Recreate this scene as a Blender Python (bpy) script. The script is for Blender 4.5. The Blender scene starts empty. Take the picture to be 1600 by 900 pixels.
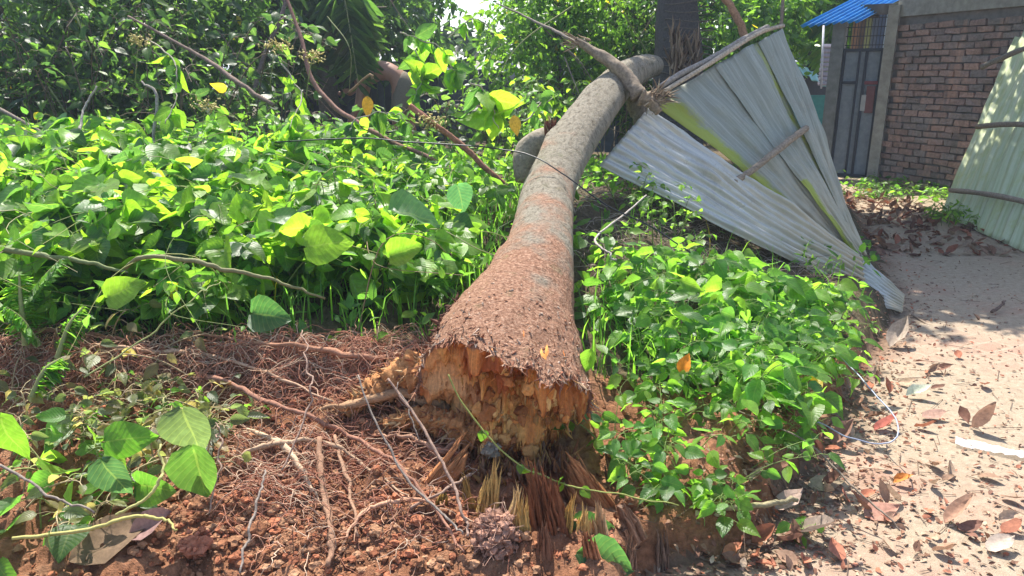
import bpy, math, random
import numpy as np
from mathutils import Vector
R = random.Random(7)
rng = np.random.default_rng(11)
S = bpy.context.scene
COL = S.collection
# ------------------------------------------------------------------ camera, sky, sun, exposure
PITCH = math.radians(16.0)
FPX = 1155.6
CAM = np.array([0.0, 0.0, 1.6])
cd = bpy.data.cameras.new('camera'); cam = bpy.data.objects.new('camera', cd); COL.objects.link(cam)
cd.lens = 26.0; cd.sensor_width = 36.0; cd.clip_start = 0.05; cd.clip_end = 2000
cam.location = CAM; cam.rotation_euler = (math.pi/2 - PITCH, 0, 0)
S.camera = cam
SUN = Vector((-0.12, 0.50, 0.86)).normalized()
w = bpy.data.worlds.new('World'); S.world = w; w.use_nodes = True
nt = w.node_tree; nt.nodes.clear()
sky = nt.nodes.new('ShaderNodeTexSky'); sky.sky_type = 'NISHITA'; sky.sun_disc = False
sky.sun_elevation = math.asin(SUN.z); sky.sun_rotation = math.atan2(SUN.x, SUN.y)
sky.air_density = 1.0; sky.dust_density = 1.5
bg = nt.nodes.new('ShaderNodeBackground'); bg.inputs[1].default_value = 0.15
wo = nt.nodes.new('ShaderNodeOutputWorld')
nt.links.new(sky.outputs[0], bg.inputs[0]); nt.links.new(bg.outputs[0], wo.inputs[0])
sl = bpy.data.lights.new('sun', 'SUN'); sl.energy = 5.0; sl.angle = math.radians(0.5); sl.color = (1.0, 0.95, 0.86)
so = bpy.data.objects.new('sun', sl); COL.objects.link(so); so.rotation_euler = SUN.to_track_quat('Z', 'Y').to_euler()
S.view_settings.view_transform = 'Standard'; S.view_settings.look = 'None'
S.view_settings.exposure = 1.05; S.view_settings.gamma = 1.0
S.cycles.max_bounces = 10; S.cycles.diffuse_bounces = 4; S.cycles.transmission_bounces = 6; S.cycles.glossy_bounces = 3
S.cycles.sample_clamp_indirect = 6.0
S.cycles.use_denoising = True
# ------------------------------------------------------------------ picture geometry
cp, sp = math.cos(PITCH), math.sin(PITCH)
def ray(px, py):
    x = (px-800)/FPX; y = -(py-450)/FPX
    return np.array([x, cp + y*sp, y*cp - sp])
def P(px, py, d): return CAM + d*ray(px, py)          # a point at depth d metres
def G(px, py, z=0.0):
    r = ray(px, py); return CAM + r*((z-CAM[2])/r[2])
# ------------------------------------------------------------------ noise
def _hash(i, j, k, s):
    n = (i*374761393 + j*668265263 + k*2147483647 + s*974634777) & 0xffffffff
    n = ((n ^ (n >> 13))*1274126177) & 0xffffffff
    return ((n ^ (n >> 16)) & 0xffff)/65535.0
def vnoise(x, y, z=0.0, s=0):
    x, y, z = np.broadcast_arrays(np.asarray(x, float), np.asarray(y, float), np.asarray(z, float))
    xi, yi, zi = np.floor(x).astype(np.int64), np.floor(y).astype(np.int64), np.floor(z).astype(np.int64)
    fx, fy, fz = x-xi, y-yi, z-zi
    fx, fy, fz = [f*f*(3-2*f) for f in (fx, fy, fz)]
    o = 0
    for a in (0, 1):
        for b in (0, 1):
            for c in (0, 1):
                o = o + _hash(xi+a, yi+b, zi+c, s)*(fx if a else 1-fx)*(fy if b else 1-fy)*(fz if c else 1-fz)
    return o*2-1
def fbm(x, y, z=0.0, o=4, s=0):
    t = 0; a = 1.0
    for k in range(o):
        t = t + a*vnoise(np.asarray(x)*2**k, np.asarray(y)*2**k, np.asarray(z)*2**k, s+k); a *= .5
    return t
# ------------------------------------------------------------------ mesh building
class MB:
    def __init__(s): s.v = []; s.f = []; s.t = []; s.u = []; s.n = 0
    def add(s, v, f, tint=(1, 1, 1), uv=None):
        v = np.asarray(v, float); n = len(v)
        if n == 0: return
        t = np.asarray(tint, float)
        if t.ndim == 1: t = np.tile(t, (n, 1))
        s.v.append(v); s.t.append(t); s.u.append(np.zeros((n, 2)) if uv is None else np.asarray(uv, float))
        f = f if isinstance(f, list) else [f]
        for a in f:
            a = np.asarray(a, np.int64)
            if a.size: s.f.append(a + s.n)
        s.n += n
    def build(s, name, mat, parent=None, smooth=True):
        me = bpy.data.meshes.new(name)
        if s.n:
            V = np.concatenate(s.v).astype(np.float32); me.vertices.add(len(V)); me.vertices.foreach_set('co', V.ravel())
            li = np.concatenate([a.ravel() for a in s.f]).astype(np.int32)
            tot = np.concatenate([np.full(len(a), a.shape[1]) for a in s.f]).astype(np.int32)
            st = np.concatenate([[0], np.cumsum(tot)[:-1]]).astype(np.int32)
            me.loops.add(len(li)); me.loops.foreach_set('vertex_index', li)
            me.polygons.add(len(tot)); me.polygons.foreach_set('loop_start', st); me.polygons.foreach_set('loop_total', tot)
            me.polygons.foreach_set('use_smooth', np.full(len(tot), smooth))
            T = np.concatenate(s.t); T = np.hstack([T, np.ones((len(T), 1))]).astype(np.float32)
            at = me.attributes.new('tint', 'FLOAT_COLOR', 'POINT'); at.data.foreach_set('color', T.ravel())
            U = np.concatenate(s.u).astype(np.float32)
            U = np.hstack([U, np.zeros((len(U), 1), np.float32)])
            au = me.attributes.new('luv', 'FLOAT_VECTOR', 'POINT'); au.data.foreach_set('vector', U.ravel())
            me.update(calc_edges=True); me.validate()
        me.materials.append(mat)
        o = bpy.data.objects.new(name, me); COL.objects.link(o)
        if parent is not None:
            o.parent = parent; o.location = -np.array(parent.location)
        return o
def tag(o, label=None, cat=None, group=None, kind=None):
    if label: o['label'] = label
    if cat: o['category'] = cat
    if group: o['group'] = group
    if kind: o['kind'] = kind
    return o
def empty(name, loc, label, cat, group=None):
    o = bpy.data.objects.new(name, None); COL.objects.link(o); o.location = tuple(loc); o.empty_display_size = .1
    return tag(o, label, cat, group)
def unit(v):
    v = np.asarray(v, float); return v/(np.linalg.norm(v, axis=-1, keepdims=True)+1e-9)
def smooth_path(pts, n):
    pts = np.asarray(pts, float); k = len(pts)
    if k == 2: return pts[0] + (pts[1]-pts[0])*np.linspace(0, 1, n)[:, None]
    ext = np.vstack([2*pts[0]-pts[1], pts, 2*pts[-1]-pts[-2]])
    u = np.linspace(0, k-1-1e-6, n); i = u.astype(int); f = (u-i)[:, None]
    a, b, c, d = ext[i], ext[i+1], ext[i+2], ext[i+3]
    return .5*((2*b)+(-a+c)*f+(2*a-5*b+4*c-d)*f*f+(-a+3*b-3*c+d)*f**3)
def tube(mb, pts, rad, sides=6, tint=(1, 1, 1), cap=True, rough=0.0, seed=0):
    pts = np.asarray(pts, float); n = len(pts)
    rad = np.broadcast_to(np.asarray(rad, float), (n,)) if np.ndim(rad) == 0 else np.interp(np.linspace(0, 1, n), np.linspace(0, 1, len(rad)), rad)
    T = unit(np.gradient(pts, axis=0))
    ref = np.array([0, 0, 1.0]) if abs(T[:, 2]).mean() < .8 else np.array([1.0, 0, 0])
    A = unit(np.cross(T, ref)); B = np.cross(A, T)
    th = np.linspace(0, 2*np.pi, sides, endpoint=False)
    rr = rad[:, None]*np.ones((1, sides))
    if rough: rr = rr*(1+rough*fbm(np.arange(n)[:, None]*.35, th[None]*1.3, seed, 3, seed))
    V = pts[:, None]+rr[..., None]*(A[:, None]*np.cos(th)[None, :, None]+B[:, None]*np.sin(th)[None, :, None])
    i = np.arange(n-1)[:, None]*sides; j = np.arange(sides)[None]; j2 = (j+1) % sides
    F = np.stack([i+j, i+j2, i+sides+j2, i+sides+j], -1).reshape(-1, 4)
    uv = np.stack([np.broadcast_to(th/6.283, (n, sides)), np.broadcast_to(np.linspace(0, 1, n)[:, None], (n, sides))], -1).reshape(-1, 2)
    V = V.reshape(-1, 3)
    if cap:
        V = np.vstack([V, pts[0], pts[-1]]); m = n*sides; uv = np.vstack([uv, [0, 0], [0, 1]])
        jj = np.arange(sides); F3 = np.vstack([np.stack([jj, np.full(sides, m), (jj+1) % sides], -1), np.stack([(n-1)*sides+jj, (n-1)*sides+(jj+1) % sides, np.full(sides, m+1)], -1)])
        mb.add(V, [F, F3], tint, uv)
    else: mb.add(V, F, tint, uv)
def box(mb, c, ax, half, tint=(1, 1, 1), jit=0):
    ax = np.asarray(ax, float); c = np.asarray(c, float)
    s = np.array([[-1, -1, -1], [1, -1, -1], [1, 1, -1], [-1, 1, -1], [-1, -1, 1], [1, -1, 1], [1, 1, 1], [-1, 1, 1]], float)
    v = c + (s*half)@ax
    if jit: v = v + rng.normal(0, jit, v.shape)
    mb.add(v, np.array([[0, 3, 2, 1], [4, 5, 6, 7], [0, 1, 5, 4], [1, 2, 6, 5], [2, 3, 7, 6], [3, 0, 4, 7]]), tint)
# ------------------------------------------------------------------ leaves
def leaf_tmpl(kind):
    # unit leaf: base at origin, tip at +Y, upper side +Z
    if kind == 'heart': ts = [0, .05, .18, .38, .6, .8, .93, 1]; ws = [.04, .30, .44, .43, .33, .19, .08, 0]; dr, fold = -.22, .16
    elif kind == 'ovate': ts = [0, .1, .28, .5, .72, .9, 1]; ws = [.02, .20, .31, .30, .19, .07, 0]; dr, fold = -.25, .18
    elif kind == 'lance': ts = [0, .15, .4, .7, 1]; ws = [.01, .10, .15, .11, 0]; dr, fold = -.28, .15
    elif kind == 'small': ts = [0, .25, .6, 1]; ws = [.02, .24, .22, 0]; dr, fold = -.2, .15
    elif kind == 'dry': ts = [0, .12, .35, .6, .85, 1]; ws = [.02, .2, .3, .27, .12, 0]; dr, fold = .35, .55
    ts, ws = np.array(ts), np.array(ws)
    us = np.array([-1, -.5, 0, .5, 1]) if kind not in ('small', 'lance') else np.array([-1, 0, 1])
    t, u = np.meshgrid(ts, us, indexing='ij'); wv = ws[:, None]*np.ones_like(u)
    x = u*wv; y = t - (.08*np.abs(u)*(t < .06) if kind == 'heart' else 0); z = dr*t**2 + fold*np.abs(x)+0.02*np.sin(t*17)*np.abs(u)
    V = np.stack([x, y, z], -1).reshape(-1, 3); UV = np.stack([u, t], -1).reshape(-1, 2)
    nu = len(us); i, j = np.meshgrid(np.arange(len(ts)-1), np.arange(nu-1), indexing='ij')
    a = i*nu+j; F = np.stack([a, a+1, a+nu+1, a+nu], -1).reshape(-1, 4)
    return V, F, UV
TM = {k: leaf_tmpl(k) for k in ('heart', 'ovate', 'lance', 'small', 'dry')}
def bake(mb, kind, pos, axis, nrm, size, tint, wobble=.05):
    V, F, UV = TM[kind]; n = len(pos)
    if n == 0: return
    pos = np.asarray(pos, float); axis = unit(axis); side = unit(np.cross(axis, nrm)); nr = np.cross(side, axis)
    size = np.broadcast_to(size, (n,))
    bend = rng.normal(1, .7, (n, 1)); wid = rng.uniform(.8, 1.15, (n, 1)); fold = rng.normal(1, .8, (n, 1))
    X = V[None, :, 0]*wid + rng.normal(0, .10, (n, 1))*V[None, :, 1]**2
    Y = V[None, :, 1]*np.ones((n, 1))
    Z = (V[:, 2]-.16*np.abs(V[:, 0]))[None]*bend + .28*fold*np.abs(X) + rng.normal(0, wobble, (n, len(V)))*.5
    W = pos[:, None] + size[:, None, None]*(X[..., None]*side[:, None]+Y[..., None]*axis[:, None]+Z[..., None]*nr[:, None])
    FF = (F[None]+(np.arange(n)*len(V))[:, None, None]).reshape(-1, 4)
    tint = np.asarray(tint, float); tt = np.repeat(np.broadcast_to(tint, (n, 3)), len(V), axis=0)
    mb.add(W.reshape(-1, 3), FF, tt, np.tile(UV, (n, 1)))
PAL = {
 'vine': [(.13, .25, .022), (.16, .29, .028), (.08, .17, .022), (.17, .28, .03), (.055, .13, .03), (.04, .10, .03)],
 'weed': [(.07, .18, .03), (.10, .23, .03), (.055, .14, .03), (.13, .26, .035)],
 'dark': [(.035, .08, .022), (.05, .115, .025), (.028, .07, .025), (.085, .16, .03)],  # shaded greens with a few sunlit ones, light put into the colour
 'far': [(.016, .04, .02), (.022, .052, .022), (.012, .03, .018)],  # deep backdrop greens, shade put into the colour
 'lit':  [(.13, .25, .03), (.09, .19, .025), (.06, .14, .02)],  # bright greens: sunlight put into the leaf colour, also pale shoots
 'wilt': [(.10, .14, .06), (.14, .16, .07), (.07, .10, .05), (.2, .17, .09)],
 'dry':  [(.26, .14, .09), (.34, .21, .14), (.42, .30, .21), (.20, .10, .07), (.38, .15, .09)],
}
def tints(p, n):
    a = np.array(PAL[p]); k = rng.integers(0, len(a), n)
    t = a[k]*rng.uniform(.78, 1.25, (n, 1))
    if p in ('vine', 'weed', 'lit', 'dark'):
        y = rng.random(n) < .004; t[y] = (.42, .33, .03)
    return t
def rnd_dirs(n, up=0.0, amp=1.0):
    v = unit(rng.normal(0, 1, (n, 3)))*amp; v[:, 2] += up; return unit(v)
# ------------------------------------------------------------------ materials
def mat(name, fn):
    m = bpy.data.materials.new(name); m.use_nodes = True; t = m.node_tree; t.nodes.clear()
    out = t.nodes.new('ShaderNodeOutputMaterial'); fn(N(t), out); return m
class N:
    def __init__(s, t): s.t = t
    def n(s, ty, **kw):
        o = s.t.nodes.new('ShaderNode'+ty)
        for k, v in kw.items():
            if k.startswith('i_'):
                key = k[2:]; key = int(key) if key.isdigit() else key.replace('_', ' ')
                if hasattr(v, 'is_output') : s.t.links.new(v, o.inputs[key])
                else: o.inputs[key].default_value = v
            else: setattr(o, k, v)
        return o
    def l(s, a, b): s.t.links.new(a, b)
    def noise(s, sc, det=4, rough=.55, vec=None, dist=0):
        o = s.n('TexNoise'); o.inputs['Scale'].default_value = sc; o.inputs['Detail'].default_value = det; o.inputs['Roughness'].default_value = rough; o.inputs['Distortion'].default_value = dist
        if vec is not None: s.l(vec, o.inputs['Vector'])
        return o.outputs['Fac']
    def geo(s): return s.n('NewGeometry').outputs['Position']
    def obj(s): return s.n('TexCoord').outputs['Object']
    def attr(s, a, out='Color'): return s.n('Attribute', attribute_name=a).outputs[out]
    def ramp(s, fac, stops):
        o = s.n('ValToRGB'); s.l(fac, o.inputs[0]); e = o.color_ramp.elements
        while len(e) < len(stops): e.new(.5)
        for q, (p, c) in zip(e, stops): q.position = p; q.color = (*c, 1) if not np.isscalar(c) else (c, c, c, 1)
        return o.outputs[0]
    def mix(s, f, a, b, mode='MIX'):
        o = s.n('Mix', data_type='RGBA', blend_type=mode)
        for idx, v in ((0, f), (6, a), (7, b)):
            if hasattr(v, 'is_output'): s.l(v, o.inputs[idx])
            else: o.inputs[idx].default_value = v if idx == 0 else (*v, 1)
        return o.outputs[2]
    def m(s, op, a, b=0.0):
        o = s.n('Math', operation=op)
        for i, v in ((0, a), (1, b)):
            if hasattr(v, 'is_output'): s.l(v, o.inputs[i])
            else: o.inputs[i].default_value = v
        return o.outputs[0]
    def bump(s, h, st=.5, d=.01, nrm=None):
        o = s.n('Bump'); o.inputs['Strength'].default_value = st; o.inputs['Distance'].default_value = d; s.l(h, o.inputs['Height'])
        if nrm is not None: s.l(nrm, o.inputs['Normal'])
        return o.outputs[0]
    def pbsdf(s, col, rough=.8, metal=0.0, nrm=None, spec=.4):
        o = s.n('BsdfPrincipled')
        for k, v in (('Base Color', col), ('Roughness', rough), ('Metallic', metal)):
            if hasattr(v, 'is_output'): s.l(v, o.inputs[k])
            else: o.inputs[k].default_value = (*v, 1) if not np.isscalar(v) else v
        o.inputs['Specular IOR Level'].default_value = spec
        if nrm is not None: s.l(nrm, o.inputs['Normal'])
        return o.outputs[0]
def m_leaf(name, trans=.45, gain=2.3, rough=.42, vein=.35):
    def f(k, out):
        t = k.attr('tint'); luv = k.attr('luv', 'Vector')
        sx = k.n('SeparateXYZ'); k.l(luv, sx.inputs[0]); au = k.m('ABSOLUTE', sx.outputs[0])
        mid = k.m('LESS_THAN', au, .05)
        sv = k.m('SUBTRACT', k.m('MULTIPLY', sx.outputs[1], 9.0), k.m('MULTIPLY', au, 2.2))
        sv = k.m('PINGPONG', sv, .5); svm = k.m('LESS_THAN', sv, .07)
        v = k.m('MAXIMUM', mid, k.m('MULTIPLY', svm, .6)); v = k.m('MULTIPLY', v, vein)
        nz = k.ramp(k.noise(35, 3, .6, k.geo()), [(.3, .78), (.7, 1.18)])
        c = k.mix(1.0, t, nz, 'MULTIPLY')
        c = k.mix(v, c, (.30, .38, .12))
        b = k.bump(k.m('ADD', k.m('MULTIPLY', sv, .8), k.noise(60, 2, .5, k.geo())), .35, .003)
        p = k.pbsdf(c, rough, 0, b, .5)
        tc = k.mix(1.0, c, (gain, gain*.98, gain*.55), 'MULTIPLY')
        tr = k.n('BsdfTranslucent'); k.l(tc, tr.inputs[0]); k.l(b, tr.inputs['Normal'])
        mx = k.n('MixShader'); mx.inputs[0].default_value = trans; k.l(p, mx.inputs[1]); k.l(tr.outputs[0], mx.inputs[2])
        k.l(mx.outputs[0], out.inputs[0])
    return mat(name, f)
def m_tint(name, rough=.85, nsc=40, amp=.5, bst=.6, bd=.004, trans=0, spec=.25):
    def f(k, out):
        t = k.attr('tint'); g = k.geo(); n1 = k.noise(nsc, 5, .65, g)
        c = k.mix(1.0, t, k.ramp(n1, [(.25, 1-amp), (.75, 1+amp)]), 'MULTIPLY')
        b = k.bump(n1, bst, bd); p = k.pbsdf(c, rough, 0, b, spec)
        if trans:
            tr = k.n('BsdfTranslucent'); k.l(c, tr.inputs[0]); mx = k.n('MixShader'); mx.inputs[0].default_value = trans
            k.l(p, mx.inputs[1]); k.l(tr.outputs[0], mx.inputs[2]); p = mx.outputs[0]
        k.l(p, out.inputs[0])
    return mat(name, f)
M = {}
M['leaf'] = m_leaf('leaf_green', .54, 3.5, .44, .2)
M['leaf_far'] = m_leaf('leaf_far', .45, 3.2, .34, .1)
M['dry'] = m_tint('dry_leaf', .8, 60, .35, .5, .003, .2)
M['stem'] = m_tint('stem', .7, 90, .25, .4, .002)
M['root'] = m_tint('root', .9, 120, .45, .8, .003)
M['wood'] = m_tint('old_wood', .9, 50, .5, .9, .006)
M['clod'] = m_tint('clod', .97, 70, .45, 1.0, .008, spec=.1)
M['paint'] = m_tint('paint', .6, 14, .22, .25, .003)
def f_soil(k, out):
    g = k.geo(); n1 = k.noise(5, 6, .65, g); n2 = k.noise(45, 6, .7, g); n3 = k.noise(220, 3, .6, g)
    c = k.ramp(n1, [(.3, (.19, .085, .045)), (.5, (.31, .145, .08)), (.62, (.36, .19, .11)), (.75, (.28, .10, .055))])
    c = k.mix(1, c, k.ramp(n2, [(.3, .55), (.65, 1.25)]), 'MULTIPLY')
    h = k.m('ADD', n2, k.m('MULTIPLY', n3, .35))
    k.l(k.pbsdf(c, .97, 0, k.bump(h, 1.0, .02), .1), out.inputs[0])
M['soil'] = mat('red_soil', f_soil)
def f_ground(k, out):
    g = k.geo(); n1 = k.noise(3, 6, .65, g); n2 = k.noise(38, 6, .7, g)
    c = k.ramp(n1, [(.35, (.075, .06, .035)), (.55, (.14, .105, .065)), (.7, (.10, .085, .04))])
    c = k.mix(1, c, k.ramp(n2, [(.3, .5), (.68, 1.35)]), 'MULTIPLY')
    k.l(k.pbsdf(c, .97, 0, k.bump(n2, 1.0, .02), .1), out.inputs[0])
M['ground'] = mat('dark_earth', f_ground)
def f_path(k, out):
    g = k.geo(); n1 = k.noise(1.1, 6, .62, g, .4); n2 = k.noise(26, 6, .7, g); n3 = k.noise(230, 4, .7, g)
    br = k.n('TexBrick'); mp = k.n('Mapping'); k.l(g, mp.inputs[0]); mp.inputs['Rotation'].default_value = (0, 0, -.45); k.l(mp.outputs[0], br.inputs[0])
    br.inputs['Color1'].default_value = (.34, .15, .11, 1); br.inputs['Color2'].default_value = (.47, .24, .18, 1); br.inputs['Mortar'].default_value = (.46, .33, .25, 1)
    br.inputs['Scale'].default_value = 1.0; br.inputs['Brick Width'].default_value = .25; br.inputs['Row Height'].default_value = .125; br.inputs['Mortar Size'].default_value = .012
    sand = k.ramp(n2, [(.25, (.28, .215, .15)), (.5, (.38, .30, .215)), (.75, (.46, .38, .285))])
    mask = k.ramp(k.m('ADD', n1, k.m('MULTIPLY', n2, .25)), [(.62, 0.0), (.80, .55)])
    c = k.mix(mask, sand, br.outputs[0])
    c = k.mix(1, c, k.ramp(n3, [(.3, .72), (.7, 1.2)]), 'MULTIPLY')
    c = k.mix(k.ramp(k.noise(2.3, 5, .7, g), [(.56, 0.0), (.72, .5)]), c, (.27, .19, .14))
    c = k.mix(k.attr('tint', 'Fac'), k.ramp(n2, [(.3, (.10, .06, .04)), (.7, (.27, .17, .11))]), c)
    h = k.m('ADD', k.m('MULTIPLY', n2, .7), k.m('MULTIPLY', n3, .3))
    k.l(k.pbsdf(c, .95, 0, k.bump(h, .8, .02), .15), out.inputs[0])
M['path'] = mat('sandy_path', f_path)
def f_bark(k, out):
    luv = k.attr('luv', 'Vector'); sx = k.n('SeparateXYZ'); k.l(luv, sx.inputs[0]); v = sx.outputs[1]
    g = k.geo(); cmb = k.n('CombineXYZ'); k.l(k.m('MULTIPLY', sx.outputs[0], 2.5), cmb.inputs[0]); k.l(k.m('MULTIPLY', v, 46), cmb.inputs[1])
    rings = k.noise(2.4, 6, .7, cmb.outputs[0], .6); fine = k.noise(75, 6, .75, g, .2); big = k.noise(4.2, 4, .6, g)
    grey = k.ramp(rings, [(.3, (.12, .10, .07)), (.43, (.25, .215, .16)), (.56, (.36, .32, .25)), (.66, (.22, .195, .14)), (.78, (.30, .27, .20))])
    red = k.ramp(fine, [(.3, (.13, .06, .035)), (.42, (.30, .15, .09)), (.56, (.42, .235, .15)), (.68, (.52, .35, .25)), (.8, (.56, .45, .36))])
    # flayed, reddish bark near the break, grey and ringed further up
    rm = k.m('ADD', k.m('SUBTRACT', .50, v), k.m('MULTIPLY', k.m('SUBTRACT', big, .5), 1.1)); rm = k.ramp(rm, [(0.02, 0.0), (.24, 1.0)])
    c = k.mix(rm, grey, red)
    c = k.mix(k.ramp(k.noise(9, 4, .7, g), [(.58, 0.0), (.7, .35)]), c, (.13, .15, .06))
    c = k.mix(1, c, k.ramp(fine, [(.3, .7), (.7, 1.2)]), 'MULTIPLY')
    h = k.m('ADD', k.m('MULTIPLY', rings, 1.1), k.m('MULTIPLY', fine, .8))
    k.l(k.pbsdf(c, .9, 0, k.bump(h, 1.0, .02), .2), out.inputs[0])
M['bark'] = mat('bark', f_bark)
def f_fibre(k, out):
    t = k.attr('tint'); g = k.geo(); luv = k.attr('luv', 'Vector')
    mp = k.n('Mapping'); k.l(luv, mp.inputs[0]); mp.inputs['Scale'].default_value = (38, 2.0, 1)
    st = k.noise(1.6, 6, .75, mp.outputs[0]); n2 = k.noise(90, 5, .7, g)
    c = k.mix(1, t, k.ramp(st, [(.3, .55), (.7, 1.35)]), 'MULTIPLY')
    c = k.mix(1, c, k.ramp(n2, [(.3, .75), (.7, 1.2)]), 'MULTIPLY')
    k.l(k.pbsdf(c, .85, 0, k.bump(k.m('ADD', st, n2), .9, .006), .2), out.inputs[0])
M['fibre'] = mat('torn_wood', f_fibre)
def f_tin(moss):
    def f(k, out):
        g = k.geo(); luv = k.attr('luv', 'Vector'); sx = k.n('SeparateXYZ'); k.l(luv, sx.inputs[0])
        mp = k.n('Mapping'); k.l(luv, mp.inputs[0]); mp.inputs['Scale'].default_value = (14, 1.3, 1)
        streak = k.noise(2.0, 6, .7, mp.outputs[0]); n = k.noise(6, 5, .6, g); f2 = k.noise(60, 4, .7, g)
        c = k.ramp(streak, [(.3, (.20, .21, .17)), (.5, (.27, .285, .235)), (.7, (.38, .385, .33))] if moss else [(.3, (.34, .335, .31)), (.5, (.47, .465, .43)), (.7, (.62, .61, .57))])
        c = k.mix(k.ramp(f2, [(.60, 0.0), (.70, .5)]), c, (.20, .15, .10))
        c = k.mix(k.ramp(k.m('ADD', sx.outputs[1], k.m('MULTIPLY', k.m('SUBTRACT', n, .5), .9)), [(.4, 0.0), (.85, .9)]), c, (.42, .37, .27))
        c = k.mix(k.ramp(k.noise(3.1, 6, .75, g, .5), [(.55, 0.0), (.68, .4)]), c, (.24, .22, .18))
        if moss:
            mm = k.m('ADD', k.m('MULTIPLY', k.attr('tint', 'Fac'), 1.0), k.m('MULTIPLY', k.m('SUBTRACT', streak, .5), .9))
            mm = k.m('ADD', mm, k.m('MULTIPLY', k.m('SUBTRACT', k.noise(7, 6, .7, g, .4), .5), 1.3))
            c = k.mix(k.ramp(mm, [(.3, 0.0), (.65, .9)]), c, (.30, .34, .03))
        b = k.bump(k.m('ADD', n, k.m('MULTIPLY', streak, .3)), .35, .01)
        k.l(k.pbsdf(c, k.ramp(n, [(.3, .27), (.7, .45)]) if not moss else .62, .25 if not moss else .15, b, .5), out.inputs[0])
    return f
M['tin'] = mat('bare_tin', f_tin(False)); M['tin_moss'] = mat('mossy_tin', f_tin(True))
def f_greenpanel(k, out):
    g = k.geo(); luv = k.attr('luv', 'Vector'); mp = k.n('Mapping'); k.l(luv, mp.inputs[0]); mp.inputs['Scale'].default_value = (10, 1.2, 1)
    s = k.noise(2, 6, .7, mp.outputs[0]); n = k.noise(4, 5, .65, g)
    c = k.ramp(s, [(.3, (.34, .40, .20)), (.5, (.52, .57, .36)), (.7, (.66, .68, .53))])
    c = k.mix(k.ramp(n, [(.5, 0.0), (.7, .6)]), c, (.42, .46, .13))
    k.l(k.pbsdf(c, .7, 0, k.bump(s, .4, .008), .3), out.inputs[0])
M['greenpanel'] = mat('mossy_panel', f_greenpanel)
def f_blue(k, out):
    n = k.noise(8, 4, .6, k.geo()); c = k.ramp(n, [(.3, (.03, .26, .66)), (.7, (.05, .38, .82))])
    k.l(k.pbsdf(c, .4, .1, None, .5), out.inputs[0])
M['blue'] = mat('blue_roofing', f_blue)
def f_brick(k, out):
    t = k.attr('tint'); g = k.geo(); n1 = k.noise(30, 5, .7, g); n2 = k.noise(1.6, 5, .7, g, .3)
    mp = k.n('Mapping'); k.l(g, mp.inputs[0]); mp.inputs['Scale'].default_value = (1.7, 1.7, .28); st = k.noise(2.1, 4, .6, mp.outputs[0])
    c = k.mix(1, t, k.ramp(n1, [(.25, .6), (.75, 1.35)]), 'MULTIPLY')
    c = k.mix(k.ramp(n2, [(.52, 0.0), (.7, .6)]), c, (.10, .095, .075))
    c = k.mix(k.ramp(st, [(.56, 0.0), (.66, .65)]), c, (.55, .33, .24))  # paler reddish streaks running down the wall
    k.l(k.pbsdf(c, .95, 0, k.bump(n1, 1.0, .012), .15), out.inputs[0])
M['brick'] = mat('streaked_brick', f_brick)
M['concrete'] = m_tint('concrete', .95, 9, .3, .7, .01)
M['skin'] = m_tint('skin', .5, 30, .12, .1, .002, spec=.5)
M['cloth'] = m_tint('cloth', .95, 50, .15, .3, .003)
M['cable'] = m_tint('cable', .4, 30, .1, .05, .001, spec=.5)
# ------------------------------------------------------------------ terrain
EDGE = np.array([(.10, -3), (.2, 1.0), (.33, 1.6), (.43, 2.10), (.87, 2.28), (1.22, 2.76), (1.84, 3.70), (2.76, 5.08), (3.85, 8.0), (4.5, 10.4), (4.7, 16), (5.0, 60), (5, 400)])
def path_s(x, y):
    x = np.asarray(x, float); y = np.asarray(y, float)
    best = np.full(np.broadcast(x, y).shape, 1e9); sg = np.ones_like(best)
    for a, b in zip(EDGE[:-1], EDGE[1:]):
        d = b-a; L = np.hypot(*d); t = np.clip(((x-a[0])*d[0]+(y-a[1])*d[1])/L**2, 0, 1)
        qx, qy = a[0]+t*d[0], a[1]+t*d[1]; dist = np.hypot(x-qx, y-qy)
        side = (x-a[0])*d[1]-(y-a[1])*d[0]      # >0: right of the edge
        m = dist < best-1e-9; best = np.where(m, dist, best); sg = np.where(m, np.where(side > 0, -1, 1), sg)
    return best*sg
def H(x, y):
    s = path_s(x, y)
    hb = np.interp(s, [-1e3, 0, .07, .25, .8, 1.3, 1.9, 3, 6], [0, 0, .14, .25, .34, .54, .82, 1.02, 1.15])
    hl = np.interp(y, [-5, 1.0, 1.6, 2.3, 2.74, 2.87, 3.4, 4.2, 5, 6.5, 8.5, 10, 14, 40], [0, 0, .12, .27, .37, .49, .55, .68, .77, .76, .6, .5, .3, 0])
    h = np.minimum(hb, hl)
    h = h - .13*np.exp(-(((x-.16)/.36)**2+((y-2.50)/.26)**2))*np.clip(s/.25, 0, 1)
    return np.maximum(h, np.where(s > 0, 0, h))
def graded(lo, hi, step, far_lo, far_hi, g=1.11):
    c = list(np.arange(lo, hi, step)); a = []; d = step; v = lo
    while v > far_lo: d *= g; v -= d; a.append(v)
    b = []; d = step; v = c[-1]
    while v < far_hi: d *= g; v += d; b.append(v)
    return np.array(a[::-1]+c+b)
gx = graded(-2.0, 2.4, .015, -300, 300); gy = graded(1.35, 4.0, .015, -60, 500)
XX, YY = np.meshgrid(gx, gy, indexing='ij')
SS = path_s(XX, YY); HH = H(XX, YY)
near = np.exp(-np.maximum(0, YY-5)/3)
rough = np.clip(SS/.15, 0, 1)
clod = np.abs(fbm(XX*7, YY*7, 0, 4, 3)); lump = fbm(XX*2.2, YY*2.2, 0, 3, 9)
wf = near*(YY < 12)
crumb = np.abs(fbm(XX*26, YY*26, 0, 3, 13))*(YY < 4.2)
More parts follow.
